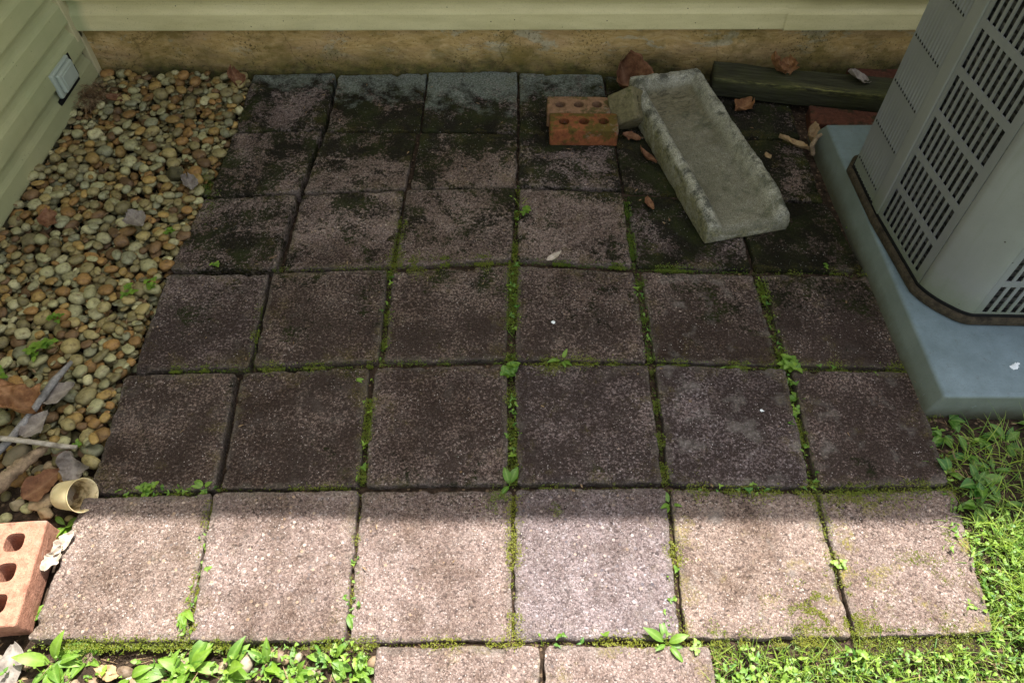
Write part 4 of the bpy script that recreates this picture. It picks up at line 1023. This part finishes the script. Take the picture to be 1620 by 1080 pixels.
for k, (px, py, lab) in enumerate([(875, 510, 'small white bird dropping on a middle paver'), (1205, 650, 'small white bird dropping on a mauve paver below the splash block'), (1606, 579, 'white bird dropping on the front of the grey pad')]):
    r = np.random.default_rng(k); n = 22; zt = .0705 if k == 2 else .0022
    sc = .011 if k == 2 else .006
    V = [(0, 0, .0022)] + [(sc * (1 + .5 * r.normal() * .5) * math.cos(2 * math.pi * i / n) * (.6 if k == 2 else .75), sc * (1 + .25 * r.normal()) * math.sin(2 * math.pi * i / n) * (1.3 if k == 2 else .9), 0) for i in range(n)]
    tag(mesh('bird_dropping', V, [(0, 1 + i, 1 + (i + 1) % n) for i in range(n)], M['dropping'], loc=gp(px, py, zt) + np.array([0, 0, .0015 if k < 2 else 0]), rot=(0, 0, k * .9 + .4), smooth=True), lab, 'bird dropping', 'white bird droppings')

# ------------------------------------------------------------------ green plants
class Leaves:
    def __init__(s): s.V = []; s.F = []; s.mid = []; s.t = []
    def leaf(s, p, az, el, L, Wd, droop=.5, fold=.25, tint=.5, shape=.8, n=7):
        p = np.array(p, float); b0 = len(s.V); ca, sa = math.cos(az), math.sin(az); side = np.array([-sa, ca, 0]); e = el; q = p.copy()
        for i in range(n):
            t = i / (n - 1); w = Wd / 2 * max(.06, math.sin(math.pi * min(.985, max(.03, t)) ** shape)) if i < n - 1 else Wd * .02
            upv = np.array([-math.sin(e) * ca, -math.sin(e) * sa, math.cos(e)])
            s.V += [q - side * w + upv * w * fold, q, q + side * w + upv * w * fold]; s.mid += [0, 1, 0]; s.t += [tint] * 3
            q = q + np.array([math.cos(e) * ca, math.cos(e) * sa, math.sin(e)]) * (L / (n - 1)); e -= droop / (n - 1)
        for i in range(n - 1):
            a = b0 + 3 * i; s.F += [(a, a + 1, a + 4, a + 3), (a + 1, a + 2, a + 5, a + 4)]
    def stem(s, p, q, w=.0009, tint=.7):
        p, q = np.array(p, float), np.array(q, float); d = q - p; sd = np.cross(d, (0, 0, 1)); sd = sd / max(1e-6, np.linalg.norm(sd)) * w
        up = np.array([0, 0, w]); b0 = len(s.V); s.V += [p - sd, p + sd, p + up * 1.5, q - sd, q + sd, q + up * 1.5]; s.mid += [.5] * 6; s.t += [tint] * 6
        s.F += [(b0, b0 + 1, b0 + 4, b0 + 3), (b0 + 1, b0 + 2, b0 + 5, b0 + 4), (b0 + 2, b0, b0 + 3, b0 + 5)]
    def build(s, name, mat, loc=(0, 0, 0)):
        return mesh(name, np.array(s.V), np.array(s.F), mat, loc=loc, smooth=True, attrs={'mid': s.mid, 'tintv': s.t})
R = random.Random(21)
def rosette(L, n, wd=.38, el=(.25, .9), az0=None, arc=6.28, tint=(.3, .9)):
    g = Leaves()
    for k in range(n):
        az = (R.uniform(0, 6.28) if az0 is None else az0) + arc * (k + R.uniform(-.3, .3)) / n
        l = L * R.uniform(.6, 1.1); e = R.uniform(*el); st = l * .18
        d = np.array([math.cos(az) * math.cos(e), math.sin(az) * math.cos(e), math.sin(e)]); b_ = d * st
        g.stem((0, 0, 0), b_, .0008)
        g.leaf(b_, az, e, l, l * wd * R.uniform(.8, 1.2), R.uniform(.5, 1.3), R.uniform(.15, .4), R.uniform(*tint))
    return g
def sprig(H, n, ls, tint=(.2, .8), spread=.6):
    """clover-like sprig: stems with three leaflets"""
    g = Leaves()
    for k in range(n):
        az = R.uniform(0, 6.28); r_ = H * spread * R.uniform(.2, 1.1); h = H * R.uniform(.35, 1.0); q = np.array([r_ * math.cos(az), r_ * math.sin(az), h])
        g.stem((0, 0, 0), q, .0006)
        for j in range(3):
            g.leaf(q, az + j * 2.09 + R.uniform(-.3, .3), R.uniform(-.1, .35), ls * R.uniform(.8, 1.2), ls * .85, .3, .15, R.uniform(*tint), .75, 5)
    return g
def put(g, px, py, z, label, mat='leaf', name='weed', cat='weed', group='weeds in the paving joints'):
    if group == 'weeds in the paving joints': g.V = [v * .82 for v in g.V]
    p = gp(px, py, z)
    if z < -.015 and not (paver_edge(p[1]) < p[0] < .9 and p[1] > 0): p = gp(px, py, ground_z(p[0], p[1]))
    return tag(g.build(name, M[mat], p), label, cat, group)
J = 'weeds in the paving joints'; B = 'broad leaved weeds at the bottom left'; RG = 'weeds below the pad'; GW = 'weeds in the gravel'
put(sprig(.035, 7, .014), 828, 342, -.01, 'small green sprig in the joint left of the cored bricks, near a dry tuft', 'clover')
put(sprig(.03, 5, .010), 346, 424, -.01, 'tiny green sprig in the leftmost joint of the fourth row', 'clover')
put(rosette(.045, 2, .45, (.1, .5), 2.9, 1.2), 583, 607, -.008, 'single oval leaf sprouting from the black joint in the third row')
put(sprig(.034, 9, .018, (.1, .5)), 805, 592, -.01, 'dark clover cluster at the crossing of two joints in the middle', 'clover')
put(rosette(.042, 6, .34, (.2, .8)), 889, 571, -.008, 'small star shaped weed in the cross joint right of the middle')
put(sprig(.042, 12, .017), 1247, 583, -.01, 'bushy clover cluster at a joint crossing near the pad', 'clover')
put(rosette(.038, 3, .45, (.1, .5)), 1262, 632, -.008, 'two leaved weed in the joint below the clover cluster')
put(sprig(.02, 3, .012), 1256, 655, -.01, 'tiny bright sprig in the joint, lowest of three near the pad', 'clover')
put(rosette(.05, 5, .42, (.3, 1.0), tint=(.1, .5)), 806, 768, -.008, 'dark green weed in the middle joint at the shadow edge')
put(rosette(.04, 4, .4, (.3, .9)), 1060, 798, -.008, 'small weed in the joint just inside the shadow, right of the middle')
put(rosette(.055, 7, .34, (.2, .8)), 1054, 1018, -.006, 'sunlit spiky rosette where the front row meets the bottom pavers')
put(sprig(.02, 6, .010, (.5, 1)), 1103, 1025, -.01, 'tiny sunlit sprigs right of the spiky rosette', 'clover')
put(rosette(.04, 4, .36, (.1, .6)), 300, 905, -.006, 'pale green seedlings in the sunlit left joint, upper one')
put(rosette(.045, 4, .32, (.1, .6), 4.4, 1.5), 293, 962, -.006, 'long leaved seedling in the sunlit left joint, lower one')
put(rosette(.04, 4, .32, (.1, .6), 4.2, 1.8), 548, 968, -.006, 'small sunlit seedling in the second joint of the front row')
put(sprig(.022, 4, .011, (.5, 1)), 1324, 895, -.008, 'tiny sunlit sprigs in the right joint of the front row', 'clover')
put(sprig(.03, 8, .013), 240, 778, -.01, 'trailing sprigs in the joint right of the cup', 'clover')
put(rosette(.035, 5, .5, (.1, .6)), 322, 772, -.008, 'small round leaved weed at the joint crossing right of the cup')
put(sprig(.02, 3, .013, (.2, .6)), 1335, 347, -.02, 'round leaved sprig at the pad side, upper one', 'clover')
put(sprig(.02, 3, .013, (.1, .5)), 1343, 364, -.02, 'dark round leaved sprig at the pad side, lower one', 'clover')
put(sprig(.02, 3, .016, (.4, .8)), 1412, 507, -.02, 'bright leafy sprig between a paver and the pad side', 'clover')
put(sprig(.018, 5, .009), 1303, 424, -.006, 'tiny sprig on the joint beside the pad', 'clover')
put(rosette(.045, 4, .2, (.05, .3)), 1152, 580, -.006, 'flat narrow leaved weed on the mossy cross joint')
put(sprig(.03, 7, .011), 205, 468, .012, 'feathery green sprig on the pebbles, left of two near the patio', 'clover', group=GW)
put(sprig(.03, 7, .011), 244, 458, .012, 'feathery green sprig on the pebbles, right one touching the patio', 'clover', group=GW)
put(sprig(.035, 7, .014), 60, 562, .015, 'three leaved green sprig on the pebbles above the dark twig', 'clover', group=GW)
put(sprig(.035, 5, .014), 84, 553, .015, 'upright green sprig on the pebbles next to the three leaved one', 'clover', group=GW)
put(sprig(.03, 5, .013), 4, 600, .012, 'green sprig at the left edge of the pebbles', 'clover', group=GW)
put(sprig(.025, 6, .010), 90, 508, .012, 'small sprig in the pebbles far left of the patio', 'clover', group=GW)
put(sprig(.022, 5, .010), 270, 370, .012, 'small sprig where the pebbles meet the fourth row', 'clover', group=GW)
put(sprig(.014, 4, .010), 124, 706, .0, 'mossy green tuft at the tip of the pale twig', 'clover', group=GW)
put(rosette(.060, 6, .42, (.3, 1.1)), 105, 832, -.02, 'bright weed between the cup and the orange brick')
put(rosette(.060, 6, .30, (.2, .9), .2, 2.2), 45, 985, -.02, 'long leaved weed at the right end of the orange brick')
for k, (px, py, L, n, lab) in enumerate([
    (88, 1050, .085, 8, 'large broad leaved weed at the bottom left, leftmost'), (140, 1042, .070, 8, 'upright broad leaved weed beside the first paver front'),
    (205, 1072, .060, 6, 'small broad leaved weed half cut by the bottom edge'), (268, 1068, .075, 7, 'broad leaved weed left of a pale stone at the bottom'),
    (300, 1062, .085, 8, 'big shiny broad leaved weed below the joint of the first two pavers'), (360, 1060, .08, 7, 'broad leaved weed with long ribbed leaves at the bottom'),
    (425, 1052, .060, 8, 'dense leafy weed below the second paver'), (470, 1066, .055, 8, 'dense leafy weed right of the other below the second paver'),
    (528, 1042, .060, 6, 'upright leafy weed near the bottom left paver corner'), (560, 1062, .055, 8, 'leafy weed touching the half visible paver')]):
    put(rosette(L * .72, n + 3, .38, (.2, 1.1), tint=(.35, 1.0)), px, py, -.02, lab, group=B)
for k, (px, py, L, n, wd, lab) in enumerate([
    (1600, 668, .11, 2, .36, 'large lobed dandelion leaf hanging at the front of the pad'), (1500, 665, .035, 5, .6, 'round leaved weed at the front corner of the pad'),
    (1490, 692, .04, 6, .6, 'round leaved weed beside the second row paver edge'), (1550, 690, .05, 5, .42, 'blue green leafy weed in bare soil below the pad'),
    (1590, 700, .055, 6, .42, 'dark broad weed in the shade right of the bare soil'), (1528, 718, .045, 5, .4, 'pointed leaf weed in the middle of the bare soil'),
    (1500, 748, .04, 6, .5, 'scalloped weed at the mossy paver corner'), (1545, 765, .055, 6, .45, 'leafy dark weed above the shadow edge'),
    (1570, 745, .05, 4, .42, 'broad leaf weed amid shaded grass'), (1545, 800, .05, 7, .5, 'crinkled weed clump at the shadow edge by the lawn'), (1585, 800, .06, 4, .35, 'tall leaf weed at the shadow edge among grass')]):
    put((rosette(L * .85, n + 1, wd, (.1, .8), tint=(.0, .5)) if L < .1 else rosette(.10, 2, .26, (.3, .6), 5.6, .9, (.2, .5))), px, py, -.018, lab, group=RG)
def tuft(n, L, w, tint, el=(.5, 1.4), az=None):
    g = Leaves()
    for k in range(n): g.leaf((R.gauss(0, .004), R.gauss(0, .004), 0), R.uniform(0, 6.28) if az is None else R.gauss(az, .6), R.uniform(*el), L * R.uniform(.5, 1.1), w, R.uniform(.3, 1.2), .3, R.uniform(*tint), .5, 6)
    return g
put(tuft(16, .06, .003, (.0, .4)), 1466, 612, -.01, 'dark green grass tuft at the pad corner above a straw clump', 'grass', 'grass_tuft', 'grass', 'grass tufts')
put(tuft(7, .11, .0032, (.0, .35), (.6, 1.1), .8), 1487, 640, -.02, 'long grass blades leaning over the pad corner', 'grass', 'grass_tuft', 'grass', 'grass tufts')
put(tuft(9, .04, .002, (.6, 1.0)), 821, 325, -.008, 'small dry looking grass tuft in the joint by the cored bricks', 'grass', 'grass_tuft', 'grass', 'grass tufts')
V, F, md = fibres(90, (.008, .012, .004), .035, (0, 0, .01), 9); tag(mesh('dry_grass_clump', V, F, M['leaf_tan'], loc=gp(1468, 628, -.005), attrs={'mid': md}), 'straw coloured dry clump between a paver and the pad corner', 'dry grass')

# lawn and ground cover, nobody could count them
def in_lawn(x, y):
    if y < -.5 or x > 1.75 or x < -1.4: return False
    if y > .46: return False
    edge = paver_right(y)
    if x > edge - .022 * (1 + math.sin(y * 40)): return True
    if y < -.012:
        if -.255 < x < .36 and y > -.31: return False
        return x > .36 or y < -.31
    return False
er = np.array([gp(XL[r][6][k], YL[r + k][6])[:2] for r in range(4) for k in (0, 1)]); eo = np.argsort(er[:, 1]); ERY, ERX = er[eo, 1], er[eo, 0]
def paver_right(y): return float(np.interp(y, ERY, ERX))
lawn = Leaves(); cover = Leaves(); cnt = 0
rr2 = np.random.default_rng(77)
for k in range(90000):
    x, y = rr2.uniform(-1.4, 1.75), rr2.uniform(-.5, .48)
    if not in_lawn(x, y): continue
    cl = float(fbm(np.array([x, y, 3.]), 7, 2, 55))
    if y > .24:                                         # thin, ragged grass by the pad
        if rr2.random() > .2 + .9 * max(0, min(1, (x - 1.05) / .12)) * max(0, min(1, (.44 - y) / .14)): continue
    elif x < .95 and y < 0 and rr2.random() > 1.0 + cl: continue
    L = rr2.uniform(.02, .055) * (1.35 if x > .95 else .7) * (2.0 if rr2.random() < .12 else 1)
    el = rr2.uniform(.25, 1.35)
    lawn.leaf((x, y, ground_z(x, y)), rr2.uniform(0, 6.28), el, L, rr2.uniform(.0014, .0030), rr2.uniform(.4, 1.6), .3, float(np.clip(rr2.normal(.5, .3), 0, 1)), .5, 5)
for k in range(19000):
    x, y = rr2.uniform(-1.4, 1.75), rr2.uniform(-.5, .42)
    inl = in_lawn(x, y); strip = (-.93 < x < -.262 and -.40 < y < -.015)
    if not (inl or strip): continue
    if inl and y > .24 and rr2.random() > .3: continue
    if float(fbm(np.array([x, y, 8.]), 9, 2, 57)) < -.12 and rr2.random() < .7: continue
    if strip and x < -.55 and rr2.random() < .35: continue
    z = ground_z(x, y); h = rr2.uniform(.006, .030); az = rr2.uniform(0, 6.28); ls = rr2.uniform(.005, .012); tn = float(np.clip(rr2.normal(.6, .3), 0, 1))
    q = np.array([x + rr2.normal(0, .008), y + rr2.normal(0, .008), z + h]); cover.stem((x, y, z), q, .0006)
    nl3 = 3 if rr2.random() < .35 else int(rr2.integers(1, 3)); ls = ls * (.8 if nl3 == 3 else 1.15); wd3 = rr2.uniform(.35, .95)
    for j in range(nl3): cover.leaf(q, az + (2.09 if nl3 == 3 else 2.8) * j, rr2.uniform(-.2, .7), ls * rr2.uniform(.7, 1.2), ls * wd3, rr2.uniform(.1, .9), .22, float(np.clip(tn + rr2.normal(0, .12), 0, 1)), .55, 5)
# seedlings creeping along the joints
for (p0, p1, n) in [((812, 768), (808, 575), 26), ((812, 560), (813, 415), 22), ((1031, 570), (1009, 428), 14), ((1288, 770), (1245, 585), 34), ((1241, 578), (1200, 434), 14), ((572, 765), (588, 600), 10), ((603, 572), (616, 428), 10), ((1056, 1005), (1070, 900), 14), ((296, 1000), (330, 830), 22), ((548, 1000), (562, 880), 16), ((180, 781), (336, 775), 18), ((1250, 582), (1440, 586), 12), ((1100, 775), (1290, 776), 14), ((812, 300), (820, 360), 10), ((1505, 765), (1450, 600), 26), ((1520, 860), (1508, 780), 20), ((820, 1014), (1100, 1014), 10)]:
    a, b = gp(*p0), gp(*p1)
    for k in range(n):
        q = a + (b - a) * rr2.random() + np.array([rr2.normal(0, .005), rr2.normal(0, .005), 0]); z0 = -.012; h = rr2.uniform(.006, .018)
        tip = np.array([q[0] + rr2.normal(0, .006), q[1] + rr2.normal(0, .006), z0 + h]); cover.stem((q[0], q[1], z0), tip, .0005); az = rr2.uniform(0, 6.28); tn = float(np.clip(rr2.normal(.4, .25), 0, 1)); ls = rr2.uniform(.005, .012)
        for j in range(int(rr2.integers(1, 4))): cover.leaf(tip, az + 2.2 * j, rr2.uniform(-.1, .8), ls * rr2.uniform(.7, 1.2), ls * rr2.uniform(.35, .8), rr2.uniform(.1, .8), .22, tn, .6, 5)
tag(lawn.build('grass', M['grass']), 'thin mown grass at the right side and bottom of the patio', 'grass', kind='stuff')
tag(cover.build('ground_cover', M['clover']), 'low clover and chickweed leaves along the front and in the joints of the patio', 'ground cover', kind='stuff')

# moss in the joints: tiny tufts along joint lines given by pixels
MR = np.random.default_rng(31); MP = []; MS = []; MT = []
def moss_line(p0, p1, dens, wid, tint, z=-.014, h=.014, spill=0.0):
    a, b = gp(*p0), gp(*p1); L = np.linalg.norm(b - a); n = int(L * dens * 3.2); d = (b - a)[:2] / L; nv_ = np.array([-d[1], d[0]])
    t = MR.random(n); q = a[:2] + (b - a)[:2] * t[:, None]
    cl = fbm(np.concatenate([q, np.ones((n, 1))], 1), 26, 3, 91)
    keep = (cl > .0) | (MR.random(n) < .13)
    off = MR.normal(0, 1, n) * wid * (1 + spill * np.maximum(0, cl) * 3); q = q + nv_ * off[:, None]
    ins = np.abs(off) < wid; zz = np.where(ins, z + h * MR.random(n) * np.clip(.75 + cl, .1, 1.1), .0006)
    MP.append(np.concatenate([q, zz[:, None]], 1)[keep]); MS.append(MR.uniform(.0014, .0036, n)[keep]); MT.append((tint + .35 * cl + MR.normal(0, .14, n))[keep])
def moss_patch(px, py, rx, ry, n, tint):
    n = int(n * 3.0); pts = np.array([gp(px + MR.normal(0, rx), py + MR.normal(0, ry)) for k in range(n)])
    cl = fbm(np.concatenate([pts[:, :2], np.full((n, 1), 4.)], 1), 45, 3, 93); keep = cl > .02
    pts[:, 2] = .0004 + np.where(pts[:, 1] < -.006, -.026, 0)
    MP.append(pts[keep]); MS.append(MR.uniform(.0012, .0028, n)[keep]); MT.append((tint + .4 * cl + MR.normal(0, .14, n))[keep])
for (p0, p1, dn, wd, tn, sp) in [
    ((812, 768), (808, 575), 2200, .006, .45, .3), ((808, 572), (813, 415), 2600, .007, .35, .2), ((814, 412), (819, 300), 1800, .004, .5, .2),
    ((1053, 768), (1031, 578), 1500, .005, .4, .1), ((1030, 572), (1009, 428), 2900, .006, .25, .2), ((1004, 422), (990, 310), 2400, .005, .2, .1),
    ((1288, 770), (1248, 585), 2200, .006, .5, .3), ((1241, 578), (1200, 434), 3000, .007, .35, .2),
    ((572, 765), (586, 630), 2200, .005, .45, .1), ((603, 572), (616, 428), 2200, .006, .5, .5), ((622, 420), (640, 340), 1800, .005, .5, .6),
    ((398, 572), (412, 480), 1500, .005, .5, .3), ((620, 416), (808, 412), 4200, .008, .5, 1.2), ((820, 412), (1005, 422), 2600, .005, .3, .4), ((1010, 424), (1195, 430), 2600, .005, .3, .4),
    ((1200, 430), (1370, 432), 700, .004, .4, .2), ((268, 585), (590, 577), 2300, .005, .45, .6), ((600, 575), (806, 572), 500, .003, .3, .2), ((812, 572), (1028, 574), 1700, .005, .55, .8), ((1034, 575), (1243, 581), 2300, .005, .4, .5),
    ((1250, 582), (1440, 586), 2400, .006, .45, .8), ((812, 770), (1055, 770), 700, .003, .5, .3), ((1056, 772), (1288, 776), 1900, .005, .6, 1.2), ((1292, 776), (1508, 770), 2300, .006, .5, 1.5),
    ((1076, 1005), (1057, 775), 2200, .006, .8, .8), ((812, 1005), (812, 780), 1500, .005, .8, .5), ((548, 1008), (570, 780), 800, .004, .8, .5), ((296, 1010), (336, 790), 1400, .005, .8, .5), ((1330, 930), (1292, 780), 900, .004, .6, .6),
    ((50, 1019), (590, 1020), 1900, .005, .55, .6), ((590, 1018), (1100, 1014), 900, .004, .8, .4), ((1100, 1016), (1560, 1006), 2600, .012, .55, .8), ((340, 772), (570, 770), 500, .003, .5, .2), ((170, 782), (336, 777), 900, .004, .5, .5),
    ((430, 425), (612, 424), 350, .003, .4, .2), ((300, 360), (338, 300), 900, .012, .3, .4), ((1505, 765), (1445, 590), 1300, .008, .5, .6), ((1515, 860), (1505, 770), 1500, .012, .5, .6)]:
    moss_line(p0, p1, dn, wd, tn, spill=sp * 1.3)
moss_patch(1325, 965, 40, 26, 2400, .75); moss_patch(1490, 965, 42, 20, 2600, .5); moss_patch(1440, 885, 14, 7, 260, .6); moss_patch(1500, 905, 14, 12, 260, .7)
moss_patch(650, 420, 25, 9, 700, .55); moss_patch(866, 580, 16, 7, 350, .6); moss_patch(1240, 1035, 70, 14, 1800, .8); moss_patch(1160, 1050, 35, 18, 1200, .85); moss_patch(860, 1060, 12, 14, 220, .8); moss_patch(795, 790, 14, 12, 260, .4); moss_patch(882, 803, 7, 8, 140, .4); moss_patch(1350, 790, 40, 8, 400, .7)
moss_patch(325, 300, 10, 20, 500, .2)
MP = np.concatenate(MP); MS = np.concatenate(MS); MT = np.clip(np.concatenate(MT), 0, 1); nM = len(MP)
mv = []; mt_ = []
for j in range(3):                                      # three tiny leaves for every tuft
    az = MR.uniform(0, 6.28, nM); el = MR.uniform(.1, 1.3, nM)
    d = np.stack([np.cos(az) * np.cos(el), np.sin(az) * np.cos(el), np.sin(el)], 1) * MS[:, None]; sd_ = np.stack([-np.sin(az), np.cos(az), 0 * az], 1) * MS[:, None] * .26
    mv.append(np.stack([MP, MP + d * .55 - sd_, MP + d, MP + d * .55 + sd_], 1)); mt_.append(MT)
mv = np.concatenate(mv).reshape(-1, 3); mt_ = np.repeat(np.concatenate(mt_), 4)
print('moss tufts', nM)
mo = mesh('moss', mv, np.arange(len(mv)).reshape(-1, 4), M['moss'], smooth=True, attrs={'mid': np.zeros(len(mv)), 'tintv': mt_})
tag(mo, 'green and yellow moss growing in the paving joints', 'moss', kind='stuff')

# crumbs of leaf litter and grit
lit = Leaves(); LR = np.random.default_rng(13)
for k in range(2600):
    x, y = LR.uniform(-1.42, 1.3), LR.uniform(-.35, 1.84)
    onp = paver_edge(y) < x < paver_right(min(y, .9)) and y > 0
    if onp and LR.random() > .05 + .14 * (y > 1.2): continue
    if y > .5 and not onp and x > 0: continue
    lit.leaf((x, y, .003 if onp else (top_z(x, y) + .002 if x < 0 else ground_z(x, y) + .004)), LR.uniform(0, 6.28), LR.uniform(-.1, .3), LR.uniform(.006, .018), LR.uniform(.001, .006), .3, .3, LR.random(), .8, 4)
for k in range(2600):                                   # dead thatch between the green blades
    x, y = LR.uniform(-1.0, 1.7), LR.uniform(-.45, .44)
    if not (in_lawn(x, y) or (-.93 < x < -.262 and y < -.02)): continue
    lit.leaf((x, y, ground_z(x, y) + LR.uniform(.002, .016)), LR.uniform(0, 6.28), LR.uniform(-.2, .4), LR.uniform(.015, .05), LR.uniform(.001, .0022), LR.uniform(-.3, .6), .2, LR.random(), .6, 5)
lo2 = lit.build('leaf_litter', M['fibre']); tag(lo2, 'scattered crumbs of dead leaves and seed husks on patio and soil', 'leaf litter', kind='stuff')
